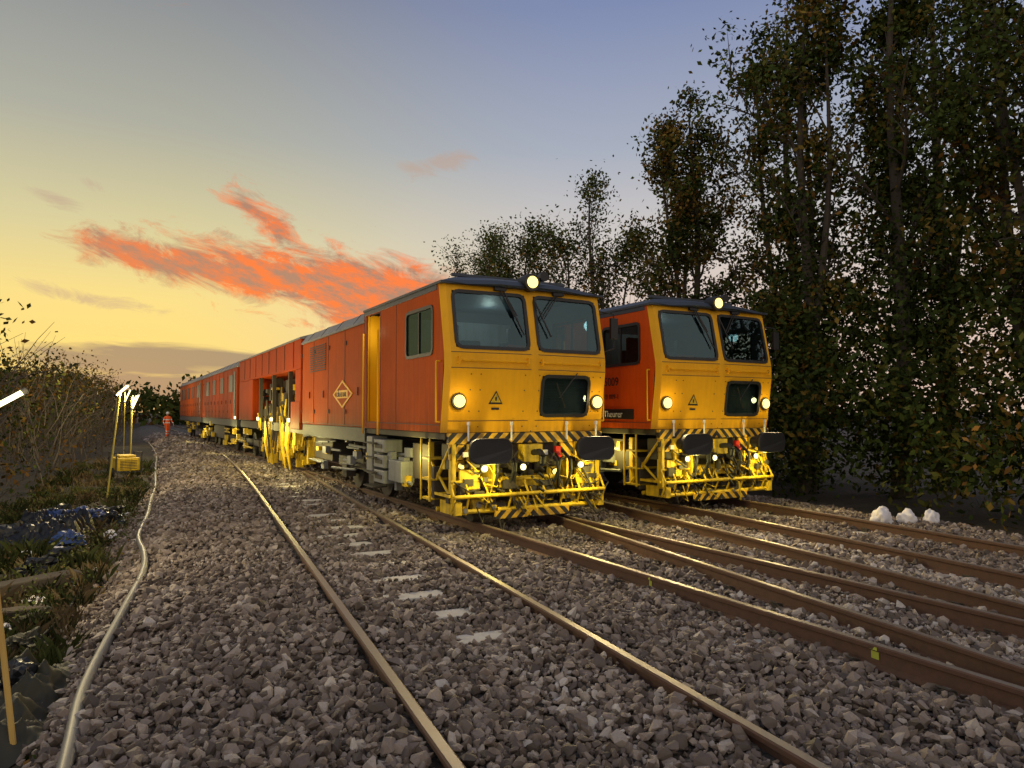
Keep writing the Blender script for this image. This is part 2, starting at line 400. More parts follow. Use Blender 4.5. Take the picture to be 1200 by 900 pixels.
# ballast stones (geometry-nodes scatter of faceted stones)
m,t=newmat('ballast_stone')
at=t.n('ShaderNodeAttribute'); at.attribute_name='rnd'; tc=t.n('ShaderNodeTexCoord').outputs['Object']
c=t.ramp(at.outputs['Fac'],[(0,(.055,.042,.033)),(.25,(.13,.098,.079)),(.55,(.215,.168,.138)),(.84,(.31,.25,.208)),(.965,(.45,.39,.335)),(1,(.62,.57,.51))])
n=t.noise(tc,70,3,.65); c=t.mix(t.m('MULTIPLY',n,.6),c,(.058,.043,.033))
finish(t,c,.74,0,t.bump(n,.4,.004)); M['stone']=m
scoll=bpy.data.collections.new('ballast_stone_shapes')
for k in range(14):
    bm=bmesh.new(); r=np.random.default_rng(50+k)
    for _ in range(14):
        p=r.normal(size=3); p/=np.linalg.norm(p); p*=r.uniform(.82,1.15)
        bm.verts.new((p[0]*1.25,p[1]*.95,p[2]*.74))
    bmesh.ops.convex_hull(bm,input=bm.verts)
    bmesh.ops.delete(bm,geom=[v for v in bm.verts if not v.link_faces],context='VERTS')
    me=bpy.data.meshes.new('stone'); bm.to_mesh(me); bm.free()
    me.materials.append(M['stone'])
    so=bpy.data.objects.new('stone_%02d'%k,me); scoll.objects.link(so)
def jgrid(y0,y1,cell,x0=-1.9,x1=11.0):
    gx=np.arange(x0,x1,cell); gy=np.arange(y0,y1,cell); a,b=np.meshgrid(gx,gy)
    a=a.ravel()+rng.uniform(-.5,.5,a.size)*cell; b=b.ravel()+rng.uniform(-.5,.5,b.size)*cell
    return a,b
P=[];R=[]
pyy=np.linspace(-6,120,400)
for (y0,y1,cell,rad,lay) in ((1.2,9,.039,.0235,0),(1.2,8,.072,.029,1),(9,18,.060,.033,0),(18,32,.095,.047,0),(32,60,.17,.08,0)):
    shift=0 if y0<18 else -1.5 if y0<30 else -6
    a,b=jgrid(y0,y1,cell,-1.9+shift,11.0+(0 if y0<18 else -1.0 if y0<30 else -3))
    ang=np.degrees(np.arctan2(a,b)); keep=(ang>-22)&(ang<68)
    s=soil(a,b); keep&=(rng.uniform(size=a.size)>s*1.02)
    a,b=a[keep],b[keep]
    for (pf,t0,t1) in tracks:
        px=np.interp(b,pyy,np.array([pf(v) for v in pyy]))
        for off in (-.7525,.7525):
            k=~((np.abs(a-px-off)<.05+rad*.6)&(b<t1)); a,b,px=a[k],b[k],px[k]
    for (cx,cy,hx,hy) in patches:
        k=~((np.abs(a-cx)<hx+rng.uniform(-.05,.03,a.size))&(np.abs(b-cy)<hy+rng.uniform(-.03,.02,a.size))); a,b=a[k],b[k]
    z=gz(a,b)+rng.uniform(-.014,.020,a.size)+(lay*.024)
    P.append(np.stack([a,b,z],-1)); R.append(rad*np.clip(rng.lognormal(0,.36,a.size),.42,1.9))
P=np.concatenate(P); R=np.concatenate(R); N_=len(P)
rot=rng.uniform(0,6.283,(N_,3)); rot[:,0]=rng.normal(0,.7,N_); rot[:,1]=rng.normal(0,.7,N_)
ii=rng.integers(0,14,N_)
rnd=rng.uniform(0,.975,N_)
pr=.012+.5*np.exp(-((P[:,0]-2.02)/.14)**2-((P[:,1]-4.0)/1.0)**2)+.40*((P[:,0]>6.4)&(P[:,0]<7.4)&(P[:,1]<8))+.22*((P[:,0]>4.5)&(P[:,0]<5.6)&(P[:,1]<6))
wh=rng.uniform(size=N_)<pr; rnd[wh]=rng.uniform(.93,1.0,wh.sum())
me=bpy.data.meshes.new('ballast_gravel'); me.vertices.add(N_); me.vertices.foreach_set('co',P.astype(np.float32).ravel())
a=me.attributes.new('rot','FLOAT_VECTOR','POINT'); a.data.foreach_set('vector',rot.astype(np.float32).ravel())
a=me.attributes.new('scl','FLOAT','POINT'); a.data.foreach_set('value',R.astype(np.float32))
a=me.attributes.new('rnd','FLOAT','POINT'); a.data.foreach_set('value',rnd.astype(np.float32))
a=me.attributes.new('idx','INT','POINT'); a.data.foreach_set('value',ii.astype(np.int32))
bo=bpy.data.objects.new('ballast_gravel',me); COL.objects.link(bo)
ng=bpy.data.node_groups.new('scatter','GeometryNodeTree')
ng.interface.new_socket(name='Geometry',in_out='INPUT',socket_type='NodeSocketGeometry')
ng.interface.new_socket(name='Geometry',in_out='OUTPUT',socket_type='NodeSocketGeometry')
gi=ng.nodes.new('NodeGroupInput'); go=ng.nodes.new('NodeGroupOutput')
m2p=ng.nodes.new('GeometryNodeMeshToPoints'); iop=ng.nodes.new('GeometryNodeInstanceOnPoints')
rl=ng.nodes.new('GeometryNodeRealizeInstances')
ci=ng.nodes.new('GeometryNodeCollectionInfo'); ci.inputs['Collection'].default_value=scoll
ci.inputs['Separate Children'].default_value=True; ci.inputs['Reset Children'].default_value=True
def na(n_,ty):
    q=ng.nodes.new('GeometryNodeInputNamedAttribute'); q.data_type=ty; q.inputs['Name'].default_value=n_
    return [s for s in q.outputs if s.enabled and s.name=='Attribute'][0]
L=ng.links.new
L(gi.outputs[0],m2p.inputs['Mesh']); L(m2p.outputs[0],iop.inputs['Points']); L(ci.outputs[0],iop.inputs['Instance'])
iop.inputs['Pick Instance'].default_value=True
L(na('idx','INT'),iop.inputs['Instance Index']); L(na('rot','FLOAT_VECTOR'),iop.inputs['Rotation']); L(na('scl','FLOAT'),iop.inputs['Scale'])
L(iop.outputs[0],rl.inputs[0]); L(rl.outputs[0],go.inputs[0])
md=bo.modifiers.new('scatter','NODES'); md.node_group=ng

# ---------------------------------------------------------------- rail machine
W=1.375
def yf(x,z): return float(np.interp(z,[1.3,2.2,2.42,3.42],[.03,-.10,-.10,.11]))-.07*(1-abs(x)/W)
def machine(name,loc,rz,variant):
    E=empty(name,loc,rz); body=M['orange'] if variant==1 else M['orange2']
    fr=M['yellow']; N=(0,-1,0)
    xe=W-.07
    us=[-xe,-xe+.08,-.075,0,.075,.14,1.02,xe-.08,xe]; vs=[1.3,1.53,2.12,2.2,2.42,2.49,3.31,3.42]
    pf=lambda u,v:(u,yf(u,v),v)
    wl=(-xe+.08,-.075,2.49,3.31); wr=(.075,xe-.08,2.49,3.31); wb=(.14,1.02,1.53,2.12)
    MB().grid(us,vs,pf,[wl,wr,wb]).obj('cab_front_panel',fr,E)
    c=MB()
    for s in(-1,1):
        c.grid([0,1],vs,lambda u,v:(s*(xe+u*.07),yf(s*xe,v)+u*.085,v))
    c.obj('cab_corner_panel',fr,E)
    rb=MB(); gl=MB()
    for h in (wl,wr,wb):
        ring(rb,pf,N,h[0]+.035,h[1]-.035,h[2]+.03,h[3]-.03,.05,.07,-.03,.014)
        pane(gl,pf,N,h[0]+.02,h[1]-.02,h[2]+.015,h[3]-.015,.07,-.006)
    vsd=[1.3,1.42,2.40,2.42,2.49,3.12,3.31,3.42]
    ysd=[0,.38,1.45,2.72,3.42,3.6]
    sw=(.38,1.45,2.42,3.12); door=(2.72,3.42,1.42,3.31)
    for s in(-1,1):
        def ps(u,v,s=s,off=0): 
            y0=yf(W-.07,v)+.085
            return (s*(W-off),(y0 if u==0 else u),v)
        hs=[sw]+([door] if s<0 else [])
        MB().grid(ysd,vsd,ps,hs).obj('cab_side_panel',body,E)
        MB().grid(ysd,vsd,lambda u,v:(s*(W-.05),max(u,.16),v),hs).obj('cab_side_lining',M['dark'],E)
        pp=lambda u,v:(s*W,u,v)
        ring(rb,pp,(s,0,0),sw[0]+.03,sw[1]-.03,sw[2]+.03,sw[3]-.03,.05,.06,-.05,.014)
        pane(gl,pp,(s,0,0),sw[0]+.02,sw[1]-.02,sw[2]+.015,sw[3]-.015,.06,-.006)
        rb.box(s*(W-.02),s*(W+.012),.90,.925,2.46,3.08)
    rb.obj('window_rubber',M['black'],E); gl.obj('window_glass',M['glass'],E)
    # roof
    rf=MB(); secs=[(.02,3.40,3.43,1.40),(.10,3.40,3.50,1.40),(.42,3.40,3.60,1.40),(3.6,3.40,3.62,1.40)]
    n=None
    for (y,zb,zt,hw) in secs:
        y_=y-.02
        row=[(-hw,y_+.05,zb),(-hw,y_+.05,zb+.035),(-hw+.38,y_-.0,zt-.03),(-.5,y_-.06,zt),(.5,y_-.06,zt),(hw-.38,y_,zt-.03),(hw,y_+.05,zb+.035),(hw,y_+.05,zb),(0,y_-.05,zb)]
        if y>.3: row=[(p[0],y,p[2]) for p in row]
        b=len(rf.v); rf.v+=row
        if n is not None:
            for k in range(9): rf.f.append((n+k,n+(k+1)%9,b+(k+1)%9,b+k))
        else: rf.f.append(tuple(range(b,b+9)))
        n=b
    rf.f.append(tuple(range(n,n+9)))
    rf.obj('cab_roof',M['roof_dark'],E)
    r2=MB(); r2.box(-1.0,1.0,.55,.6,3.61,3.66); r2.box(-.35,.35,1.2,2.0,3.62,3.72)
    for s in(-1,1): r2.box(min(s*(W-.03),s*(W+.008)),max(s*(W-.03),s*(W+.008)),.24,3.6,3.325,3.405)
    r2.obj('roof_ribs',M['roof_dark'],E,bevel=.006)
    k=MB(); k.cyl((0,-.10,3.5),(0,.12,3.5),.13,20); k.cyl((0,0,3.4),(0,0,3.62),.03); k.cyl((.26,-.02,3.62),(.26,.35,3.62),.075,14,.03); k.box(-.2,.32,.02,.06,3.45,3.5)
    k.obj('roof_lamp_housing',M['black'],E,smooth=False)
    h=MB(); h.cyl((0,-.104,3.5),(0,-.115,3.5),.088,20)
    for s in(-1,1):
        y=yf(s*1.18,1.72); h.cyl((s*1.17,y-.045,1.74),(s*1.17,y-.055,1.74),.088,20)
    h.obj('headlamp_lenses',M['head'],E)
    k=MB()
    for s in(-1,1):
        y=yf(s*1.18,1.72); k.cyl((s*1.17,y+.02,1.74),(s*1.17,y-.04,1.74),.11,20)
    k.obj('headlamp_bezels',M['black'],E)
    for s in(-1,1):
        light('SPOT','headlamp_beam',(s*1.17,-.25,1.74),190,(1,.76,.36),E,.06,(math.radians(66),0,math.pi),2.1)
        light('POINT','headlamp_spill',(s*1.17,-.26,1.74),3.0,(1,.75,.30),E,.05)
    d=MB(); tri=[(-.11,0),(.11,0),(0,.19)]
    d.prism([(-.60+a,1.70+b) for a,b in tri],lambda a,b:(a,yf(a,b)-.002,b),lambda a,b:(a,yf(a,b)-.008,b)); d.obj('warning_sign_border',M['black'],E)
    d=MB(); d.prism([(-.60+a*.72,1.725+b*.72) for a,b in tri],lambda a,b:(a,yf(a,b)-.008,b),lambda a,b:(a,yf(a,b)-.012,b)); d.obj('warning_sign_face',M['yellow_lit'],E)
    d=MB(); d.prism([(-.61,1.745),(-.59,1.745),(-.585,1.80),(-.615,1.80)],lambda a,b:(a,yf(a,b)-.012,b),lambda a,b:(a,yf(a,b)-.015,b)); d.box(-.66,-.54,yf(-.6,1.64)-.01,yf(-.6,1.64)-.002,1.62,1.65); d.obj('warning_sign_mark',M['black'],E)
    d=MB()
    for z in (1.46,2.2,2.42):
        for s in(-1,1): d.prism([(s*.06,z),(s*(xe),z),(s*xe,z+.008),(s*.06,z+.008)],lambda a,b:(a,yf(a,b)-.001,b),lambda a,b:(a,yf(a,b)-.004,b))
    d.prism([(-.006,1.3),(.006,1.3),(.006,3.42),(-.006,3.42)],lambda a,b:(a,yf(a,b)+.01,b),lambda a,b:(a,yf(a,b)-.004,b))
    for x0 in(-1.0,-.85,-.15,.09,1.08,1.22):
        for z in(1.38,1.6,1.9,2.12,2.31): d.cyl((x0,yf(x0,z)+.002,z),(x0,yf(x0,z)-.007,z),.009,6)
    for y_ in (1.9,2.68,3.46,3.58): d.box(-W-.004,-W+.01,y_,y_+.012,1.31,3.32)
    d.box(-W-.004,-W+.01,.12,3.42,1.40,1.41)
    d.obj('panel_seams',M['dark'],E)
    d=MB()
    for s in(-1,1):
        for x0 in(.12,1.2):
            yy=yf(s*x0,2.31)-.05; d.tube([(s*x0,yy+.05,2.27),(s*x0,yy,2.27),(s*x0,yy,2.36),(s*x0,yy+.05,2.36)],.012,6)
        yy=yf(s*.6,2.31)-.06; d.tube([(s*.15,yy+.05,2.31),(s*.15,yy,2.31),(s*1.15,yy+.04,2.31),(s*1.15,yy+.07,2.31)],.013,6)
        d.tube([(s*(W+.06),.12,1.45),(s*(W+.06),.12,2.3)],.014,6)
        d.tube([(s*(W+.0),.12,2.3),(s*(W+.06),.12,2.3)],.014,6); d.tube([(s*(W+.0),.12,1.45),(s*(W+.06),.12,1.45)],.014,6)
    d.obj('front_handrails',fr,E)
    # wipers
    d=MB()
    for s in(-1,1):
        yv=lambda x,z: yf(x,z)-.04
        a=(s*.50,3.40); b=(s*.16 if s>0 else -.30,2.98)
        for q in(0,.05): d.tube([(a[0]+q,yv(*a),a[1]),(b[0]+q,yv(*b)-.01,b[1])],.009,5)
        d.tube([(b[0]-.10,yv(b[0]-.1,3.25)-.005,3.26),(b[0]+.14,yv(b[0]+.1,2.72)-.005,2.70)],.013,5)
        d.box(a[0]-.07,a[0]+.12,yf(a[0],3.38)-.06,yf(a[0],3.38),3.35,3.41)
    d.tube([(.75,yf(.75,2.15)-.04,2.17),(.45,yf(.4,1.8)-.04,1.80)],.009,5); d.tube([(.38,yf(.4,2.0)-.04,2.02),(.56,yf(.5,1.65)-.04,1.66)],.012,5)
    d.obj('wipers',M['black'],E)
    d=MB()
    for k_ in range(14): d.box(.16,1.0,.02,.05,1.56+k_*.04,1.575+k_*.04)
    d.box(.1,1.05,.05,.1,1.5,2.15); d.obj('lower_screen_grille',M['lightgrey'],E)
    d=MB()
    for s in(-1,1):
        if s<0: continue
        d.tube([(s*W,.2,3.2),(s*(W+.22),.05,3.15),(s*(W+.22),.05,2.6),(s*W,.2,2.5)],.013,6)
        d.box(s*(W+.22)-.07,s*(W+.22)+.07,.02,.07,2.75,3.08)
    if d.v: d.obj('mirror',M['black'],E,bevel=.01)
    # interior
    d=MB(); d.box(-W+.06,W-.06,.1,3.3,1.32,1.37); d.box(-W+.06,W-.06,2.6,2.65,1.37,3.40); d.box(-1.2,1.2,.12,.45,2.2,2.38)
    d.box(.25,.35,.15,.22,2.38,2.9); d.box(-1.0,-.7,.2,.3,2.38,2.62)
    for x0 in(-.6,.6):
        d.box(x0-.25,x0+.25,1.0,1.5,1.75,1.9); d.box(x0-.25,x0+.25,1.45,1.6,1.9,2.75); d.box(x0-.14,x0+.14,1.47,1.57,2.75,3.0); d.cyl((x0,1.25,1.37),(x0,1.25,1.75),.06)
    d.obj('cab_interior',M['dark'],E,bevel=.02)
    d=MB(); d.box(.4,.85,1.40,1.46,2.1,2.72); d.obj('hi_vis_jacket_on_seat',M['orange2'],E,bevel=.03)
    d=MB(); d.box(-1.1,1.1,2.55,2.6,2.1,3.2); d.obj('cab_rear_cupboard',M['lightgrey'],E)
    light('POINT','cab_light',(.3,1.9,3.2),8 if variant==1 else 4,(.85,1,.95),E,.1)
    # door recess (left)
    d=MB(); x0=-W+.02
    d.box(x0+.34,x0+.36,2.7,3.44,1.4,3.33); d.box(x0,x0+.34,2.68,2.70,1.4,3.33); d.box(x0,x0+.34,3.44,3.46,1.4,3.33); d.box(x0,x0+.34,2.7,3.44,1.36,1.40)
    d.tube([(-W-.05,2.66,1.2),(-W-.05,2.66,3.0)],.018,8); d.tube([(-W-.05,3.48,1.2),(-W-.05,3.48,3.0)],.018,8)
    d.obj('door_recess',fr,E)
    d=MB(); d.box(x0+.30,x0+.33,2.78,3.36,2.3,3.2); d.box(x0+.3,x0+.33,2.8,2.86,1.9,2.0); d.obj('door_window',M['black'],E,bevel=.02)
    if variant==1: light('POINT','door_light',(-W-.02,3.07,3.0),5,(1,.9,.5),E,.05)
    # hazard board, buffer beam
    MB().box(-1.30,1.30,-.02,.06,1.14,1.292).obj('hazard_board',M['hazard'],E,bevel=.006)
    MB().box(-1.28,-.55,.0,.05,.92,1.13).box(.55,1.28,0,.05,.92,1.13).obj('hazard_side_boards',M['hazard'],E,bevel=.006)
    d=MB(); d.box(-1.25,1.25,.06,.35,.78,1.14); d.box(-W+.05,W-.05,.06,3.6,1.2,1.3)
    d.box(-1.3,1.3,.5,.6,.25,.8)
    d.obj('headstock',M['under'],E,bevel=.012)
    d=MB()
    for s in(-1,1):
        d.box(s*.9-.12,s*.9+.12,-.05,.06,.9,1.14)
        d.box(s*1.22-.03,s*1.22+.03,-.02,.10,.3,1.14)
        d.box(s*1.22-.03,s*1.22+.03,.75,.85,.3,1.14)
        d.tube([(s*1.24,.05,1.1),(s*1.24,.8,.35)],.03,8); d.tube([(s*1.24,.05,.4),(s*1.24,.8,.9)],.022,8)
        d.box(s*.62-.02,s*.62+.02,-.08,.35,.35,.9)
        d.box(s*.98-.16,s*.98+.16,-.03,.02,.50,.78)
        d.box(s*1.2-.05,s*1.2+.06,-.12,.4,.16,.34)
    d.box(-.16,.16,-.12,.06,.86,1.12)
    d.box(-.5,.5,.0,.05,.50,.66)
    d.obj('buffer_beam',M['yellow_lit'],E,bevel=.008)
    d=MB()
    for s in(-1,1):
        d.cyl((s*.87,-.05,1.05),(s*.87,-.4,1.05),.10,16)
        d.prism(rrect(s*.87-.33,s*.87+.33,1.05-.17,1.05+.18,.14,6),lambda a,b:(a,-.42,b),lambda a,b:(a,-.52+.05*abs(a-s*.87)*2,b))
    d.obj('buffers',M['black'],E,bevel=.012)
    d=MB(); d.tube([(0,-.1,1.0),(0,-.3,1.02),(0,-.38,.96),(0,-.36,.86),(0,-.28,.84)],.045,10)
    for k_ in range(5): d.cyl((-.04,-.34,.82-.1*k_),(.04,-.34,.76-.1*k_),.022,8)
    for x0,dx_ in((-.42,.05),(-.3,-.04),(.34,.05),(.46,-.06),(-.62,.0),(.6,.02)):
        pts=[(x0,0,1.0)]+[(x0+dx_*math.sin(q*.8),-.12-.07*math.sin(q*1.0),1.0-q*.13) for q in range(1,5)]; d.tube(pts,.022,7)
    d.obj('coupling_and_hoses',M['black'],E)
    d=MB()
    for x0 in(-.42,.46): d.box(x0-.04,x0+.04,-.08,-.0,.98,1.08); d.cyl((x0,-.12,.93),(x0,-.02,1.02),.03)
    d.obj('brake_cocks',M['red'],E)
    d=MB()
    for x0 in(-1.02,-.33,.62,1.16): d.cyl((x0,-.06,1.18),(x0,-.06,1.42),.014,8); d.cyl((x0,-.06,1.40),(x0,-.06,1.45),.024,8)
    for x0 in(-1.1,.2): d.box(x0,x0+.08,-.07,-.04,.96,1.03)
    d.obj('gauge_pins',M['white'],E)
    # lower measuring trolley frame
    d=MB(); rr=random.Random(3+variant)
    for z,y0,r_ in((.20,-.05,.035),(.42,-.15,.028),(.62,-.02,.02)):
        d.tube([(-1.28,y0,z),(1.25,y0,z)],r_,8); d.tube([(-1.28,y0+.5,z),(1.25,y0+.5,z)],r_,8)
    for x0 in(-1.28,-1.05,-.75,-.38,-.1,.18,.5,.8,1.05,1.25):
        d.tube([(x0,-.05,.20),(x0,-.15,.42),(x0,-.02,.62)],.018,6)
        d.box(x0-.015,x0+.015,-.02,.5,.40,.44)
    for x0 in(-.9,.9): d.box(x0-.05,x0+.05,0,.08,.6,.9)
    dk=MB(); stl=MB()
    for q in range(90):
        x0=rr.uniform(-1.22,1.22); z0=rr.uniform(.18,.88); a_=rr.uniform(.015,.10); b_=rr.uniform(.015,.08)
        yy=rr.uniform(-.14,.3); (d if q%3==0 else dk).box(x0-a_,x0+a_,yy,yy+.1,z0-b_,z0+b_)
        if q%3==0: stl.cyl((x0,yy-.02,z0),(x0,yy+.02,z0),b_*.5+.01,8)
    for q in range(44):
        x0=rr.uniform(-1.25,1.0); z0=rr.uniform(.25,.95); p0=(x0,rr.uniform(-.18,-.05),z0); p3=(x0+rr.uniform(.1,.45),rr.uniform(-.12,.2),z0+rr.uniform(-.3,.15))
        mid=((p0[0]+p3[0])/2,-.14,min(z0,p3[2])-rr.uniform(.02,.12)); (d if q%3==0 else dk).tube([p0,mid,p3],rr.uniform(.007,.016),6)
    d.obj('measuring_trolley_frame',M['yellow_lit'],E,bevel=.004); dk.obj('pipes_and_valves',M['under'],E); stl.obj('bolts',M['steel'],E)
    MB().box(-.62,.62,-.12,-.08,.08,.19).obj('rail_guard_board',M['hazard'],E)
    # wheel sets
    d=MB()
    def wheels(y,r):
        for s in(-1,1):
            d.cyl((s*.70,y,r),(s*.735,y,r),r+.03,28); d.cyl((s*.735,y,r),(s*.83,y,r),r,28); d.cyl((s*.83,y,r),(s*.90,y,r),r*.3,14)
        d.cyl((-.75,y,r),(.75,y,r),.08,10)
    wheels(.28,.16); wheels(3.9,.42); wheels(5.7,.42)
    for s in(-1,1):
        d.box(s*1.0-.07,s*1.0+.07,3.3,6.3,.45,.66); 
        for yw in(3.9,5.7): d.box(s*1.02-.1,s*1.02+.1,yw-.17,yw+.17,.25,.6)
        for yw in(4.5,5.1): d.cyl((s*1.0,yw,.62),(s*1.0,yw,.98),.10,12)
    d.box(-.6,.6,.5,8.5,.75,1.1)
    d.box(-1.2,-.7,.9,1.6,.55,1.1); d.box(.7,1.2,.9,2.4,.5,1.1); d.box(-1.1,1.1,6.7,8.3,.5,1.0)
    d.obj('wheels_and_underframe',M['under'],E,bevel=.01)
    d=MB(); d2=MB()
    for q in range(60):
        y=rr.uniform(.9,8.3); z=rr.uniform(.35,1.1); s=rr.choice((-1,-1,1)); x0=s*rr.uniform(1.1,1.3); dd=d2 if q%4==0 else d
        if q%2: dd.tube([(x0,y,z),(x0,y+rr.uniform(.2,1.2),z+rr.uniform(-.05,.05))],rr.uniform(.012,.03),6)
        else: dd.box(x0-.05,x0+.05,y,y+rr.uniform(.05,.3),z-.06,z+rr.uniform(.02,.12))
    d.obj('underframe_pipework',M['lightgrey'],E); d2.obj('underframe_fittings',M['yellow_lit'],E)
    d=MB(); 
    for s in(-1,1):
        for z in(.32,.6,.9): d.box(s*1.22-.14,s*1.22+.14,.5,.86,z,z+.025)
        d.box(s*1.36-.01,s*1.36+.01,.5,.53,.3,1.2); d.box(s*1.36-.01,s*1.36+.01,.83,.86,.3,1.2)
    d.obj('cab_steps',M['yellow_lit'],E)
    d=MB(); 
    for k_ in range(3): d.box(-1.38,-1.05,2.45,3.0,.38+.26*k_,.60+.26*k_)
    d.box(-1.38,-1.1,3.08,3.4,.5,1.16); d.box(-1.34,-1.1,1.75,2.35,.45,.8)
    d.obj('battery_boxes',M['lightgrey'],E,bevel=.015)
    d=MB()
    for z in(.3,.55,.8,1.05): d.box(-1.45,-1.2,2.8,3.35,z-.012,z+.012)
    for k_ in range(3): d.box(-1.39,-1.38,2.55,2.9,.45+.26*k_,.52+.26*k_)
    d.obj('footsteps',M['under'],E)
    h=MB(); b=MB()
    for s,x0 in((-1,-.82),(1,.80),(-1,-.2)):
        h.cyl((x0,-.17,.80),(x0,-.18,.80),.045,14); b.cyl((x0,-.04,.80),(x0,-.165,.80),.06,14)
    h.obj('marker_lamp_lenses',M['lampw'],E); b.obj('marker_lamps',M['black'],E)
    light('POINT','under_lamp',(-.8,-.40,.72),24,(1,.82,.20),E,.05)
    light('POINT','under_lamp',(.8,-.40,.72),24,(1,.82,.20),E,.05)
    light('POINT','under_lamp',(-1.45,1.2,.9),26,(1,.82,.22),E,.05)
    def bodysec(y0,y1,z0,z1,roof,bm_=body,nm_='body'):
        MB().box(-W+.01,W-.01,y0,y1,z0,z1).obj(nm_+'_shell',bm_,E,bevel=.02)
        r_=MB(); pr_=[(-W-.02,z1-.03),(-W-.02,z1+.01),(-W+.13,z1+.20),(-W+.45,z1+.33),(-.4,z1+.38),(.4,z1+.38),(W-.45,z1+.33),(W-.13,z1+.20),(W+.02,z1+.01),(W+.02,z1-.03)]
        r_.prism(pr_,lambda a,b:(a,y0-.02,b),lambda a,b:(a,y1+.02,b)); r_.obj(nm_+'_roof',roof,E)
        q=MB(); y=y0+1.25
        while y<y1-.4: q.box(-W+.004,W-.004,y,y+.014,z0+.02,z1-.04); y+=1.25
        q.box(-W+.003,W-.003,y0+.05,y1-.05,z0+.03,z0+.04)
        yy=y0+.6
        while yy<y1-.4: q.prism([(-W-.024,z1),(-W-.024,z1+.012),(-W+.12,z1+.205),(-W+.45,z1+.336),(-W+.45,z1+.325)],lambda a,b:(a,yy,b),lambda a,b:(a,yy+.012,b)); yy+=1.2
        q.obj(nm_+'_seams',M['dark'],E)
        MB().box(-W+.03,W-.03,y0,y1,1.03,1.30).obj(nm_+'_solebar',M['grey'],E,bevel=.01)
        q=MB(); yy=y0+.5
        while yy<y1-.5:
            q.box(-.7,.7,yy,yy+.06,z1+.34,z1+.41); yy+=1.4
        q.obj(nm_+'_roof_ribs',roof,E)
        q=MB(); yy=y0+.35
        while yy<y1-.4:
            q.box(-W-.012,-W+.01,yy,yy+.03,1.9,2.05)
            for zz in(1.55,2.9): q.box(-W-.008,-W+.01,yy+.78,yy+.81,zz,zz+.09)
            yy+=1.25
        q.obj(nm_+'_handles',M['grey'],E)
    if variant==1:
        bodysec(3.62,8.5,1.30,3.24,M['roof_grey'],nm_='engine_room')
        d=MB(); d.prism([(4.3,1.94),(5.0,1.66),(5.7,1.94),(5.0,2.22)],lambda a,b:(-W+.01,a,b),lambda a,b:(-W-.004,a,b)); d.obj('diamond_logo',M['yellow'],E)
        d=MB(); d.prism([(4.42,1.94),(5.0,1.71),(5.58,1.94),(5.0,2.17)],lambda a,b:(-W-.004,a,b),lambda a,b:(-W-.007,a,b)); d.obj('diamond_logo_inner',M['orange'],E)
        d=MB(); d.box(-W-.010,-W-.007,4.6,5.4,1.86,2.02); d.obj('diamond_logo_band',M['yellow'],E)
        text('COLAS RAIL',.13,(-W-.013,5.38,1.89),(math.pi/2,0,-math.pi/2),M['dark'],E,'logo_text')
        d=MB()
        for k_ in range(12): d.box(-W+.0,-W-.012,6.3,7.7,2.5+.05*k_,2.52+.05*k_)
        d.obj('side_louvres',M['grey'],E)
        d=MB(); d.box(-W+.01,W-.01,8.7,18.4,2.65,3.40)
        d.box(-W+.01,W-.01,8.7,9.3,1.30,2.65); d.box(-W+.01,W-.01,15.6,18.4,1.30,2.65)
        d.box(-W-.0,-W+.4,8.75,9.75,1.15,1.85)
        d.obj('machine_housing',M['redder'],E,bevel=.02)
        r_=MB(); pr_=[(-W-.02,3.38),(-W-.02,3.42),(-W+.35,3.53),(W-.35,3.53),(W+.02,3.42),(W+.02,3.38)]
        r_.prism(pr_,lambda a,b:(a,8.66,b),lambda a,b:(a,18.45,b)); r_.obj('machine_roof',M['roof_grey'],E)
        d=MB(); d.box(-.5,.5,9.3,15.6,1.0,2.6); d.box(-1.3,1.3,8.6,18.4,1.05,1.28)
        for y in(10.2,12.4,14.5): d.box(-W+.05,-W+.15,y,y+.1,1.2,2.65)
        for y in np.arange(9.5,18,1.1): d.box(-W-.003,-W+.05,y,y+.012,2.7,3.36)
        d.obj('machine_core',M['under'],E)
        d=MB(); dk=MB(); rr=random.Random(11)
        for q in range(150):
            y=rr.uniform(9.4,15.4); z=rr.uniform(.2,2.45); x0=rr.uniform(-1.3,-.6); a_=rr.uniform(.03,.18); b_=rr.uniform(.03,.22)
            (d if (z<1.3 or q%3==0) else dk).box(x0,x0+.2,y-a_,y+a_,z-b_,z+b_)
        for q in range(80):
            y=rr.uniform(9.4,15.4); z=rr.uniform(.3,1.5); x0=rr.uniform(-1.35,-.7); (d if q%2 else dk).tube([(x0,y,z),(x0+rr.uniform(-.1,.1),y+rr.uniform(-.3,.3),z+rr.uniform(.3,1.0))],.025,8)
        for y in (10.4,11.0,12.8,13.4):
            d.taper([(-1.25,y,1.3),(-1.3,y+.08,.7),(-1.22,y+.02,.05)],[.10,.07,.03],8)
        d.obj('tamping_units',M['yellow_lit'],E,bevel=.01); dk.obj('tamping_hydraulics',M['under'],E)
        for y in(10.2,13.5): light('POINT','work_lamp',(-1.75,y,1.15),90,(1,.82,.26),E,.08)
        h=MB()
        for y in(9.9,12.2,14.4,19.2): h.box(-W-.03,-W+.02,y,y+.14,1.32,1.42)
        h.obj('work_lamp_lenses',M['lampw'],E)
        for (a_,b_,n_,m_) in((19.0,30.6,'rear_vehicle',M['redder']),(31.3,44.6,'tail_vehicle',M['orange'])):
            bodysec(a_,b_,1.30,3.28,M['roof_grey'],m_,nm_=n_)
            q=MB()
            for y in np.arange(a_+1,b_-1.2,2.6): q.box(-W-.006,-W+.03,y,y+1.0,2.35,3.0)
            q.box(-W-.006,-W+.02,a_+.3,a_+.7,1.4,3.1)
            q.obj(n_+'_windows',M['black'],E)
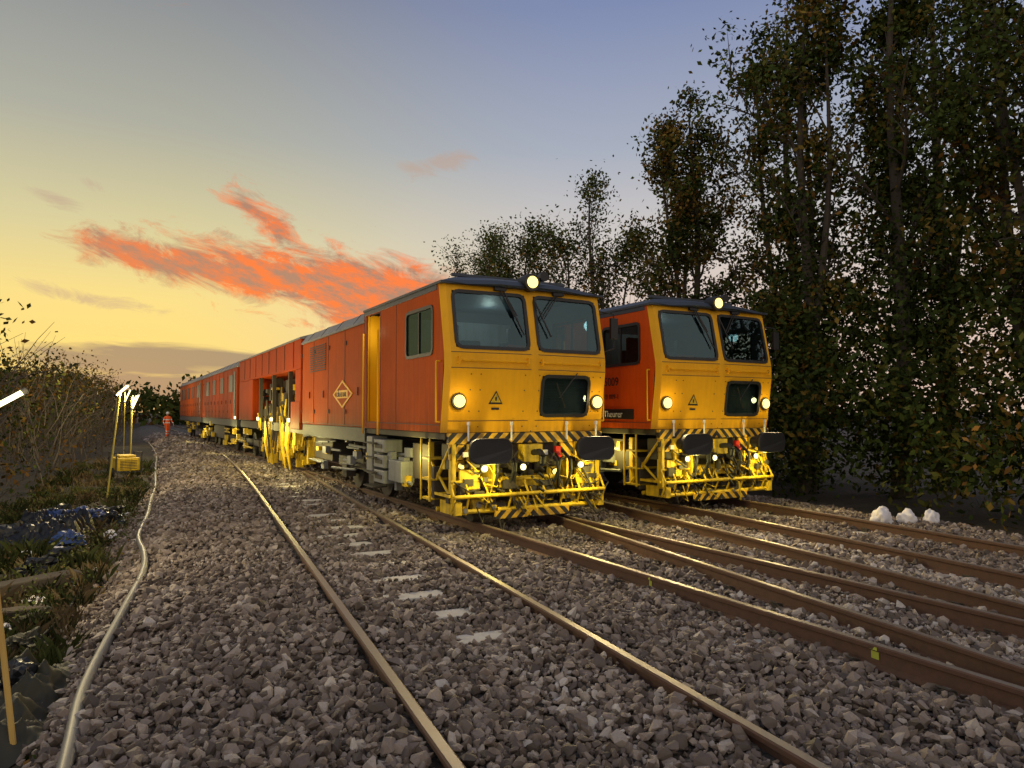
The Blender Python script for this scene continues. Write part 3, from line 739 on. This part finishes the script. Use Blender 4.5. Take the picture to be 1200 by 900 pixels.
        d=MB(); 
        def wheels2(y,r=.42):
            for s in(-1,1): d.cyl((s*.735,y,r),(s*.84,y,r),r,24); d.box(s*1.0-.06,s*1.0+.06,y-1.1,y+1.1,.42,.62)
        for y in(16.4,18.2,20.6,22.4,28,29.6,33,34.8,41,42.8): wheels2(y)
        d.box(-1.2,1.2,23.4,27,.45,1.0); d.box(-1.1,1.1,35.6,39.8,.5,1.0)
        d.obj('rear_wheels',M['under'],E)
        d=MB(); rr=random.Random(21)
        for q in range(46):
            y=rr.uniform(15.6,44); z=rr.uniform(.3,1.05); x0=-rr.uniform(1.1,1.3)
            if q%2: d.tube([(x0,y,z),(x0,y+rr.uniform(.4,1.8),z)],.03,6)
            else: d.box(x0-.06,x0+.06,y,y+rr.uniform(.1,.6),z-.1,z+.1)
        d.obj('rear_underframe_fittings',M['yellow_lit'],E)
        for y in(7.4,20,30): light('POINT','work_lamp',(-1.8,y,.8),50,(1,.84,.32),E,.08)
    else:
        bodysec(3.62,19,1.30,3.24,M['roof_dark'],nm_='engine_room')
        R90=(math.pi/2,0,-math.pi/2)
        text('DR 75009',.215,(-W-.006,1.86,2.06),R90,M['black'],E,'number_text')
        text('99 70 9123 009-1',.125,(-W-.006,1.86,1.82),R90,M['black'],E,'number_text_small')
        d=MB(); d.box(-W-.006,-W,.55,2.1,1.46,1.64); d.obj('name_plate',M['black'],E)
        text('Plasser&Theurer',.165,(-W-.008,1.98,1.495),R90,M['white'],E,'maker_text')
    return E
ang=math.radians(5.6)
machine('track_tamping_machine',(4.45,9.6,0),ang,1)
machine('track_tamping_machine',(8.32,10.15,0),ang,2)

# ---------------------------------------------------------------- vegetation
m,t=newmat('leaf'); at=t.n('ShaderNodeAttribute'); at.attribute_name='Col'
df=t.n('ShaderNodeBsdfDiffuse'); t.l(at.outputs['Color'],df.inputs[0])
o=t.n('ShaderNodeOutputMaterial'); t.l(df.outputs[0],o.inputs[0]); M['leaf']=m
M['bark']=plain('bark',(.09,.072,.052),.9)
def leafmesh(name,C,S_,cols,parent=None,elong=.55):
    n=len(C); a=rng.normal(size=(n,3)); a/=np.linalg.norm(a,axis=1)[:,None]
    b=rng.normal(size=(n,3)); b-= (a*b).sum(1)[:,None]*a; b/=np.linalg.norm(b,axis=1)[:,None]
    S_=S_[:,None]; v=np.stack([C-a*S_,C-b*S_*elong+a*S_*.1,C+a*S_,C+b*S_*elong+a*S_*.1],1).reshape(-1,3)
    f=np.arange(4*n).reshape(n,4); return fast_mesh(name,v,f,M['leaf'],parent,np.repeat(cols,4,0))
PG=np.array([(.060,.082,.020),(.095,.098,.024),(.042,.062,.018),(.16,.11,.026),(.18,.095,.026)])
def palette(n,wts,var=.3):
    w_=np.array(wts,float); w_/=w_.sum(); k=rng.choice(len(PG),n,p=w_); c=PG[k]*rng.uniform(1-var,1+var,(n,1)); return c
def tree(loc,H,spread,nb,nl,seed,wts,stems=2,ivy=.3,leaf=.075,first=.22,sig=.24):
    nl=int(nl*1.6)
    r=random.Random(seed); E=empty('broadleaf_tree',loc,r.uniform(0,6)); mb=MB(); cl=[]; n=12; allst=[]
    for si in range(stems):
        hs=H*(1 if si==0 else r.uniform(.72,.95)); a0=r.uniform(0,6.28); ln=0 if si==0 else r.uniform(.6,1.0)*spread*.55
        ph=r.uniform(0,6); tp=[]
        for i in range(n+1):
            q=i/n; w_=.13*math.sin(q*7+ph)
            tp.append(Vector((math.cos(a0)*ln*(q**.8)+w_+.25*math.sin(q*3.1+ph)*q,math.sin(a0)*ln*(q**.8)+.13*math.cos(q*6+ph),hs*q*.97)))
        allst.append(tp); r0=(.0125*H+.02)*(1 if si==0 else .75)
        mb.taper(tp,[r0*(1-.9*i/n)+.012 for i in range(n+1)],8)
        for k in range(nb//stems):
            q=first+(.99-first)*(k+r.random())/(nb//stems); base=tp[min(int(q*n),n-1)].lerp(tp[min(int(q*n)+1,n)],q*n%1)
            shape=math.sin(math.pi*min(1,max(0.08,(q-first+.14)/(1.16-first))))**.6
            Lb=spread*shape*(r.uniform(.35,1.25)); a=r.uniform(0,6.28); up=r.uniform(.3,1.3)+q*.8
            d=Vector((math.cos(a),math.sin(a),up)).normalized(); pts=[base]
            for j in range(5):
                d=(d+Vector((r.uniform(-.25,.25),r.uniform(-.25,.25),r.uniform(-.08,.2)))).normalized(); pts.append(pts[-1]+d*Lb/5)
            rb=max(.012,r0*.45*(1-q)+.012); mb.taper(pts,[rb*(1-.85*j/5) for j in range(6)],5)
            bw=r.lognormvariate(0,.55)
            for j in range(2,6):
                cl.append((pts[j],.7*bw))
                for z_ in range(3):
                    d2=(d+Vector((r.uniform(-1,1),r.uniform(-1,1),r.uniform(-.5,.7)))).normalized(); L2=Lb*r.uniform(.15,.4)+.12
                    e=pts[j]+d2*L2; mid=pts[j].lerp(e,.5)+Vector((0,0,.05)); mb.taper([pts[j],mid,e],[rb*.35+.004,rb*.25+.003,.003],4)
                    cl.append((e,1.0*bw)); cl.append((mid,.5*bw))
    mb.obj('trunk_and_branches',M['bark'],E)
    P_=np.array([tuple(c[0]) for c in cl]); wt=np.array([c[1] for c in cl])*rng.lognormal(0,.6,len(cl)); wt/=wt.sum()
    k=rng.choice(len(P_),nl,p=wt); C=P_[k]+rng.normal(0,sig,(nl,3))*np.array([1,1,.8])*rng.uniform(.5,1.5,(nl,1))
    ccol=palette(len(P_),wts)[k]*rng.uniform(.65,1.35,(nl,1))
    S_=rng.uniform(.6,1.3,nl)*leaf
    if ivy>0:
        ni=int(nl*ivy); q=rng.uniform(0,.5,ni); T=np.array([tuple(p) for p in allst[0]]); I=np.stack([np.interp(q,np.linspace(0,1,n+1),T[:,j]) for j in range(3)],1)
        I+=rng.normal(0,.2,(ni,3)); C=np.concatenate([C,I]); ccol=np.concatenate([ccol,palette(ni,[2,.5,3,0,0])*.8]); S_=np.concatenate([S_,rng.uniform(.6,1.2,ni)*.07])
    leafmesh('foliage',C,S_,ccol,E); return E
G=[4,3,3,1.0,.3]; A=[2,3,2,2.6,1.0]
tree((15.9,9.0,-.4),14.5,2.6,40,9500,1,G,stems=3,ivy=.15)
tree((14.6,7.0,-.4),12.5,2.0,26,5200,12,G,ivy=.2)
tree((17.6,12.6,-.4),14.6,2.5,30,6000,2,G)
tree((15.0,11.8,-.4),14.0,2.0,34,7500,3,G,ivy=.15)
tree((13.8,13.4,-.4),12.9,2.2,36,9500,4,[3,3,3,1.5,.6],stems=3,ivy=.15)
tree((15.6,15.6,-.4),13.4,2.3,28,6000,5,A)
tree((13.9,17.8,-.4),11.6,2.1,30,8000,6,A,ivy=.15)
tree((15.8,20.8,-.4),10.2,2.3,24,4500,7,A,ivy=.1)
tree((14.4,25.0,-.4),10.9,3.0,34,6000,8,[3,2,3,1.4,.7],stems=3,ivy=.1,sig=.3)
tree((12.6,27.8,-.4),9.2,2.8,28,5000,16,[3,2,3,1.4,.7],ivy=.1,sig=.3)
tree((13.6,33.5,-.4),11.0,2.8,30,6000,9,G,stems=3,sig=.32)
tree((15.8,40.0,-.4),11.6,3.2,26,5000,11,G,stems=3,sig=.4)
def thicket(name,boxes,nclump,per,leafs,wts,sig=.3,shade=1.0):
    C=[]
    tot=sum((b[1]-b[0])*(b[3]-b[2]) for b in boxes)
    for (x0,x1,y0,y1,h0,h1,fn) in boxes:
        n=int(nclump*(x1-x0)*(y1-y0)/tot)
        cx=rng.uniform(x0,x1,n); cy=rng.uniform(y0,y1,n)
        hh=(h0+(h1-h0)*(.5+.25*np.sin(cy*1.3+cx)+.25*np.sin(cy*.47+2)))
        cz=hh*np.sqrt(rng.uniform(0,1,n))
        if fn is not None: cx=cx+fn(cy)
        C.append(np.stack([cx,cy,cz-.35],1))
    C=np.concatenate(C); n=len(C); col=palette(n,wts,.35)*shade; P_=np.repeat(C,per,0)+rng.normal(0,sig,(n*per,3))
    P_[:,2]=np.maximum(P_[:,2],-.45)
    return leafmesh(name,P_,rng.uniform(.6,1.3,n*per)*leafs,np.repeat(col,per,0)*rng.uniform(.6,1.35,(n*per,1)))
thicket('undergrowth',[(11.9,15.5,3.5,17,1.0,3.6,None),(13.0,19,5,20,2.5,6.5,None),(12.5,18,17,45,2.5,5.2,lambda y:-.03*(y-17))],2600,40,.08,[4,2,4,.7,.3],.32,.85)
thicket('left_thicket',[(-6.6,-3.0,12,26,2.2,3.7,lambda y:cv(y)*.6),(-9,-3.2,26,62,2.6,4.1,lambda y:cv(y)*.8)],1250,30,.055,[1.2,2.2,1.5,2.6,2.2],.28,.65)
mb=MB(); r=random.Random(5)
for k in range(1300):
    y=r.uniform(12,50); x=r.uniform(-6,-3.0)+float(cv(y))*.7; z0=r.uniform(.2,2.3); p=Vector((x,y,z0-.4)); d=Vector((r.uniform(-.5,.6),r.uniform(-.5,.5),1)).normalized(); pts=[p]
    for j in range(4): d=(d+Vector((r.uniform(-.3,.3),r.uniform(-.3,.3),r.uniform(-.25,.1)))).normalized(); pts.append(pts[-1]+d*r.uniform(.3,.5))
    mb.taper(pts,[.014,.011,.008,.005,.003],4)
mb.obj('thicket_twigs',M['bark'])
nD=1300
cx=rng.uniform(-75,45,nD); cy=rng.uniform(95,135,nD); hh=4.8+1.6*np.sin(cx*.23)+1.1*np.sin(cx*.71+1); cz=hh*np.sqrt(rng.uniform(0,1,nD))
C=np.stack([cx,cy,cz],1); P_=np.repeat(C,20,0)+rng.normal(0,.8,(nD*20,3))
leafmesh('distant_trees',P_,rng.uniform(.25,.55,nD*20),np.repeat(palette(nD,[3,2,3,1,.5])*.7,20,0))
# weeds & grass on the left bank
bl=[];colr=[]
r=np.random.default_rng(4)
for k in range(520):
    y=r.uniform(3.2,30); xe=r.uniform(-3.6,-1.25)
    if k<130: y=r.uniform(6.2,10.5); xe=r.uniform(-2.2,-1.0)
    x=xe+float(cv(y)); z=float(gz(x,y)); h=r.uniform(.08,.28)*(1.3 if k%5==0 else .8); base=r.choice([0,1,2,3],p=[.2,.15,.25,.4])
    cc=np.array([(.050,.060,.020),(.075,.08,.028),(.032,.038,.016),(.12,.09,.048)])[base]
    for j in range(34):
        a=r.uniform(0,6.28); rd=abs(r.normal(0,.11)); bx=x+math.cos(a)*rd; by=y+math.sin(a)*rd; a2=r.uniform(0,6.28); ln=h*r.uniform(.5,1.2); bend=ln*r.uniform(.1,.8); wd=.0045
        dx_,dy_=math.cos(a2),math.sin(a2)
        bl.append([(bx-dy_*wd,by+dx_*wd,z-.02),(bx+dy_*wd,by-dx_*wd,z-.02),(bx+dx_*bend*.4+dy_*wd*.8,by+dy_*bend*.4-dx_*wd*.8,z+ln*.65),(bx+dx_*bend,by+dy_*bend,z+ln*.95)])
        colr.append(cc*r.uniform(.6,1.4))
bl=np.array(bl).reshape(-1,3); colr=np.repeat(np.array(colr),4,0)
fast_mesh('grass_weeds',bl,np.arange(len(bl)).reshape(-1,4),M['leaf'],None,colr)
n=170; cy=r.uniform(5.8,20,n); cx=r.uniform(-3.4,-1.05,n)+cv(cy); cz=gz(cx,cy)+r.uniform(.02,.25,n)
C=np.stack([cx,cy,cz],1); P_=np.repeat(C,55,0)+rng.normal(0,.10,(n*55,3)); pc=np.array([(.055,.07,.022),(.075,.08,.03),(.06,.042,.022)])[r.integers(0,3,n)]
leafmesh('leafy_weeds',P_,rng.uniform(.012,.03,n*55),np.repeat(pc,55,0)*rng.uniform(.6,1.4,(n*55,1)))
n=7000; cy=r.uniform(3,16,n); cx=r.uniform(-3.5,-.72,n); C=np.stack([cx,cy,gz(cx,cy)+.004],1)
leafmesh('leaf_litter',C,rng.uniform(.012,.03,n),palette(n,[.5,1,1,3,2]))

# ---------------------------------------------------------------- left-side items
def curve_tube(name,pts,rad,mat,parent=None):
    cu=bpy.data.curves.new(name,'CURVE'); cu.dimensions='3D'; cu.bevel_depth=rad; cu.bevel_resolution=4
    s=cu.splines.new('NURBS'); s.points.add(len(pts)-1); s.order_u=4; s.use_endpoint_u=True
    for p,q in zip(s.points,pts): p.co=(*q,1)
    o=bpy.data.objects.new(name,cu); COL.objects.link(o); cu.materials.append(mat)
    if parent: o.parent=parent
    return o
M['hose']=plain('hose_grey',(.16,.155,.14),.5)
hp=[]
for (x,y) in ((-.50,2.6),(-.54,3.6),(-.58,4.4),(-.66,5.2),(-.60,6.2),(-.55,7.4),(-.50,8.6),(-.60,10),(-.86,12),(-.78,14.2),(-.95,17),(-.95,20),(-1.25,24.5),(-1.5,31),(-1.9,39),(-2.9,50)):
    hp.append((x,y,float(gz(x,y))+.05))
curve_tube('drain_hose',hp,.036,M['hose'])
for bp in ([(-1.2,3.6),(-1.0,4.6),(-.92,5.3),(-1.15,6.1),(-1.3,7.0),(-1.05,8.1),(-1.2,9.2),(-1.6,10.4)],[(-1.9,8.0),(-1.5,8.6),(-1.35,9.6),(-1.6,10.8),(-1.2,11.9),(-1.7,13.2)]):
    curve_tube('black_cable',[(x,y,float(gz(x,y))+.05) for x,y in bp],.012,M['black'])
M['wood']=paint('stake_wood',(.50,.32,.08),.7,.4,dcol=(.18,.11,.04))
M['woodd']=paint('old_timber',(.05,.04,.03),.9,.6)
M['ypole']=paint('yellow_pole_paint',(.45,.36,.05),.5,.3)
mb=MB(); mb.cyl((-.88,4.72,-.42),(-1.05,4.92,.66),.016,8); mb.obj('wooden_stake',M['wood'])
mb=MB()
for (a,b,wd,hg) in (((-2.9,8.6),(-1.25,9.6),.13,.12),((-2.6,7.6),(-1.35,8.3),.10,.09),((-2.3,10.2),(-1.3,9.9),.06,.05)):
    a=Vector((*a,float(gz(*a))+.02)); b=Vector((*b,float(gz(*b))+.04)); d=(b-a).normalized(); s=Vector((-d.y,d.x,0))*wd; u=Vector((0,0,hg))
    mb.quadbox([a-s,b-s,b+s,a+s,a-s+u,b-s+u,b+s+u,a+s+u])
mb.obj('old_timber_beam',M['woodd'],bevel=.015)
def crumple(name,loc,size,mat,seed,sub=4,amp=.35,flat=.25,sm=False):
    bm=bmesh.new(); bmesh.ops.create_icosphere(bm,subdivisions=sub,radius=1)
    o_=Vector((seed*3.1,seed*1.7,0))
    for v in bm.verts:
        n=v.co.copy(); q=mn.turbulence(n*1.3+o_,3,False)*amp; q2=mn.turbulence(n*3.6+o_,3,True)*amp*.45
        v.co=n*(1-.3*amp+q+q2); v.co.z=max(v.co.z,-flat)
        v.co=Vector((v.co.x*size[0],v.co.y*size[1],v.co.z*size[2]))
    me=bpy.data.meshes.new(name); bm.to_mesh(me); bm.free(); me.materials.append(mat)
    if sm: me.polygons.foreach_set('use_smooth',[True]*len(me.polygons))
    o=bpy.data.objects.new(name,me); COL.objects.link(o); o.location=loc; o.rotation_euler=(0,0,seed); return o
def sheet(name,x0,x1,y0,y1,mat,seed,amp=.10,base=.03,n=90):
    us=np.linspace(0,1,n); v=[]; f=[]
    for j in range(n):
        for i in range(n):
            u,w_=us[i],us[j]; x=x0+(x1-x0)*u+.08*mn.noise(Vector((w_*4,u*2,seed))); y=y0+(y1-y0)*w_+.10*mn.noise(Vector((u*4,w_*2,seed+5)))
            e=min(u,1-u,w_,1-w_)*6; e=min(1,e)
            p=Vector((x*3.2,y*3.2,seed)); rdg=1-abs(mn.noise(p*1.0))*2; rd2=1-abs(mn.noise(p*2.7))*2
            z=float(gz(x,y))+base*e+amp*e*(max(0,rdg)*.7+max(0,rd2)*.35)+.0
            v.append((x,y,z))
    for j in range(n-1):
        for i in range(n-1): f.append((j*n+i,j*n+i+1,(j+1)*n+i+1,(j+1)*n+i))
    mb=MB(); mb.v=v; mb.f=f; return mb.obj(name,mat,None,smooth=True)
m,t=newmat('bin_bag_plastic'); finish(t,(.010,.011,.013),.38,spec=.3); M['bag']=m
m,t=newmat('blue_bag_plastic'); finish(t,(.02,.045,.15),.4); M['blue']=m
m,t=newmat('olive_sheet'); tc=t.n('ShaderNodeTexCoord').outputs['Object']; finish(t,t.mix(t.noise(tc,4),(.018,.020,.013),(.05,.045,.028)),.6,spec=.25); M['olive']=m
M['whitebag']=plain('white_woven_sack',(.72,.70,.72),.7)
def gp(x,y,dz=0): return (x,y,float(gz(x,y))+dz)
sheet('crumpled_tarpaulin',-1.7,-.78,4.6,6.4,M['olive'],3.3,.24)
sheet('crumpled_black_sheet',-2.7,-1.45,11.4,13.8,M['bag'],8.1,.34,.05)
sheet('crumpled_black_sheet',-1.9,-1.2,7.9,8.6,M['olive'],2.1,.12)
for i_,(x,y,s,mm) in enumerate(((-1.95,12.6,.34,'bag'),(-2.3,12.0,.34,'bag'),(-1.55,15.2,.28,'bag'),(-1.62,11.6,.22,'blue'),(-2.1,13.4,.30,'blue'),(-1.35,13.9,.2,'bag'),(-1.55,10.4,.18,'bag'),(-1.25,6.9,.16,'olive'),(-1.05,5.7,.2,'bag'),(-1.75,10.0,.2,'bag'),(-1.75,14.4,.26,'blue'),(-2.2,14.8,.3,'bag'))):
    crumple('plastic_bag',gp(x,y,.12),(s,s*.9,s*.7),M[mm],4+i_,amp=.6)
for i_,(x,y,a_,b_) in enumerate(((-1.55,8.9,.17,.10),(-1.25,12.6,.10,.3),(-1.7,10.9,.12,.08),(-1.35,15.5,.10,.16),(-1.15,9.9,.05,.07),(-1.5,7.4,.06,.04),(-2.0,11.0,.15,.06))):
    crumple('white_litter',gp(x,y,.08),(a_,b_,.045),M['whitebag'],21+i_,sub=3,amp=.7)
crumple('concrete_lump',gp(-1.35,11.0,.04),(.22,.12,.05),M['concrete'],43,sub=3,amp=.5)
crumple('concrete_lump',gp(-1.0,7.3,.02),(.12,.07,.05),M['woodd'],44,sub=3,amp=.5)
for i_,(x,y,s) in enumerate(((9.80,8.05,.20),(10.08,7.82,.15),(10.36,7.62,.15))):
    crumple('rubble_sack',gp(x,y,.05),(s*1.0,s*.8,s*1.05),M['whitebag'],60+i_*1.7,sub=4,amp=.30,flat=.35,sm=True)
def worklight(base,top,t0,t1,e):
    E=empty('work_light'); mb=MB(); mb.cyl(base,top,.018,8)
    mb.obj('pole',M['ypole'],E)
    mb=MB(); mb.cyl(t0,t1,.026,12); mb.obj('tube',M['tube'],E,smooth=True)
    a=Vector(t0);b=Vector(t1);d=(b-a).normalized()
    mb=MB(); mb.cyl(a-d*.08,a,.034,12); mb.cyl(b,b+d*.05,.034,12); mb.obj('end_caps',M['black'],E)
    light('POINT','lamp_light',tuple((a+b)/2+Vector((.07,-.07,0))),e,(1,.80,.42),E,.12)
worklight((-2.35,7.9,-.4),(-2.02,8.25,1.55),(-2.08,8.2,1.45),(-1.62,8.42,1.78),220)
worklight((-1.78,17.3,-.35),(-1.62,17.9,2.0),(-1.66,17.9,1.98),(-1.50,18.1,2.16),340)
worklight((-1.95,25.0,-.35),(-1.92,25.0,2.1),(-1.92,25.0,1.7),(-1.76,25.0,2.1),240)
worklight((-2.9,34,-.35),(-2.9,34,2.4),(-2.9,34,2.0),(-2.7,34,2.5),220)
worklight((-3.6,46,-.35),(-3.6,46,2.4),(-3.6,46,2.0),(-3.35,46,2.5),200)
E=empty('portable_generator',(-2.0,24.0,float(gz(-2.0,24.0))+.02),.3); E.scale=(.75,.75,.75)
mb=MB(); mb.box(-.4,.4,-.55,.55,.25,.75); mb.box(-.3,.3,-.4,.4,.75,.85); mb.obj('housing',M['yellow_lit'],E,bevel=.04)
mb=MB(); mb.tube([(-.45,-.6,.2),(-.45,-.6,.95),(-.45,.6,.95),(-.45,.6,.2)],.02,8); mb.tube([(.45,-.6,.2),(.45,-.6,.95),(.45,.6,.95),(.45,.6,.2)],.02,8); mb.tube([(-.45,-.6,.2),(.45,-.6,.2)],.02,8); mb.tube([(-.45,.6,.2),(.45,.6,.2)],.02,8)
for s in(-1,1): mb.cyl((s*.42,0,.18),(s*.5,0,.18),.18,18)
for k in range(6): mb.box(-.3,.3,-.56,-.552,.32+.06*k,.345+.06*k)
mb.obj('frame_and_wheels',M['black'],E)

# ---------------------------------------------------------------- worker
m,t=newmat('hi_vis_clothing'); tc=t.n('ShaderNodeTexCoord').outputs['Object']; sp=t.n('ShaderNodeSeparateXYZ'); t.l(tc,sp.inputs[0]); z=sp.outputs[2]
def band(a,b): return t.m('MULTIPLY',t.m('GREATER_THAN',z,a),t.m('LESS_THAN',z,b))
f=t.m('MAXIMUM',t.m('MAXIMUM',band(1.05,1.11),band(1.25,1.31)),t.m('MAXIMUM',band(.36,.42),band(.52,.57)))
c=t.mix(f,(.85,.13,.02),(.75,.75,.72)); c=t.mix(t.m('LESS_THAN',z,.11),c,(.02,.02,.02))
finish(t,c,.7); M['hivis']=m
M['skin']=plain('skin',(.45,.26,.18),.6)
def worker(loc,rz,stride,armr):
    E=empty('rail_worker',loc,rz)
    V=[(0,0,.95),(0,0,1.12),(0,.01,1.32),(0,.02,1.46),(0,.01,1.53),
       (-.10,0,.90),(-.11,-stride*.5,.50),(-.11,-stride*.35,.09),(-.11,-stride*.35-.16,.045),
       (.10,0,.90),(.11,stride*.35,.50),(.11,stride*.95,.10),(.11,stride*.95-.15,.045),
       (-.19,.01,1.42),(-.25,.05*stride+.03,1.15),(-.25,-.12-armr*.1,.93),
       (.19,.01,1.42),(.26,-.02,1.15),(.24,-.16-armr*.25,.95+armr*.15)]
    Ed=[(0,1),(1,2),(2,3),(3,4),(0,5),(5,6),(6,7),(7,8),(0,9),(9,10),(10,11),(11,12),(3,13),(13,14),(14,15),(3,16),(16,17),(17,18)]
    R_=[.15,.15,.17,.11,.06,.10,.075,.055,.045,.10,.075,.055,.045,.075,.055,.042,.075,.055,.042]
    me=bpy.data.meshes.new('body'); me.from_pydata(V,Ed,[]); o=bpy.data.objects.new('body',me); COL.objects.link(o); o.parent=E
    md=o.modifiers.new('skin','SKIN')
    for i_,rr in enumerate(R_): me.skin_vertices[0].data[i_].radius=(rr,rr*.8)
    me.skin_vertices[0].data[0].use_root=True
    o.modifiers.new('sub','SUBSURF').levels=2; o.modifiers['sub'].render_levels=2
    me.materials.append(M['hivis'])
    bm=bmesh.new(); bmesh.ops.create_uvsphere(bm,u_segments=16,v_segments=12,radius=1)
    for v in bm.verts:
        v.co=Vector((v.co.x*.078,v.co.y*.095-(.012 if abs(v.co.x)<.2 and v.co.y<-.8 else 0),v.co.z*.118))+Vector((0,0,1.64))
    me=bpy.data.meshes.new('head'); bm.to_mesh(me); bm.free(); me.materials.append(M['skin']); h=bpy.data.objects.new('head',me); COL.objects.link(h); h.parent=E
    mb=MB(); mb.cyl((0,.0,1.66),(0,0,1.70),.115,18,.108); mb.cyl((0,0,1.70),(0,0,1.77),.108,18,.075); mb.cyl((0,0,1.77),(0,0,1.79),.075,18,.02); mb.obj('hard_hat',M['white'],E)
    mb=MB()
    for hx,hy,hz in (V[15],V[18]):
        mb.box(hx-.02,hx+.02,hy-.045,hy+.035,hz-.12,hz-.03)
        for k in range(4): mb.cyl((hx,hy-.035+k*.022,hz-.12),(hx,hy-.045+k*.022,hz-.19+abs(k-1.5)*.01),.009,6)
        mb.cyl((hx,hy-.045,hz-.06),(hx,hy-.075,hz-.12),.010,6)
    mb.obj('hands',M['skin'],E,bevel=.004)
worker((-1.9,51,-.2),.4,.35,.6)
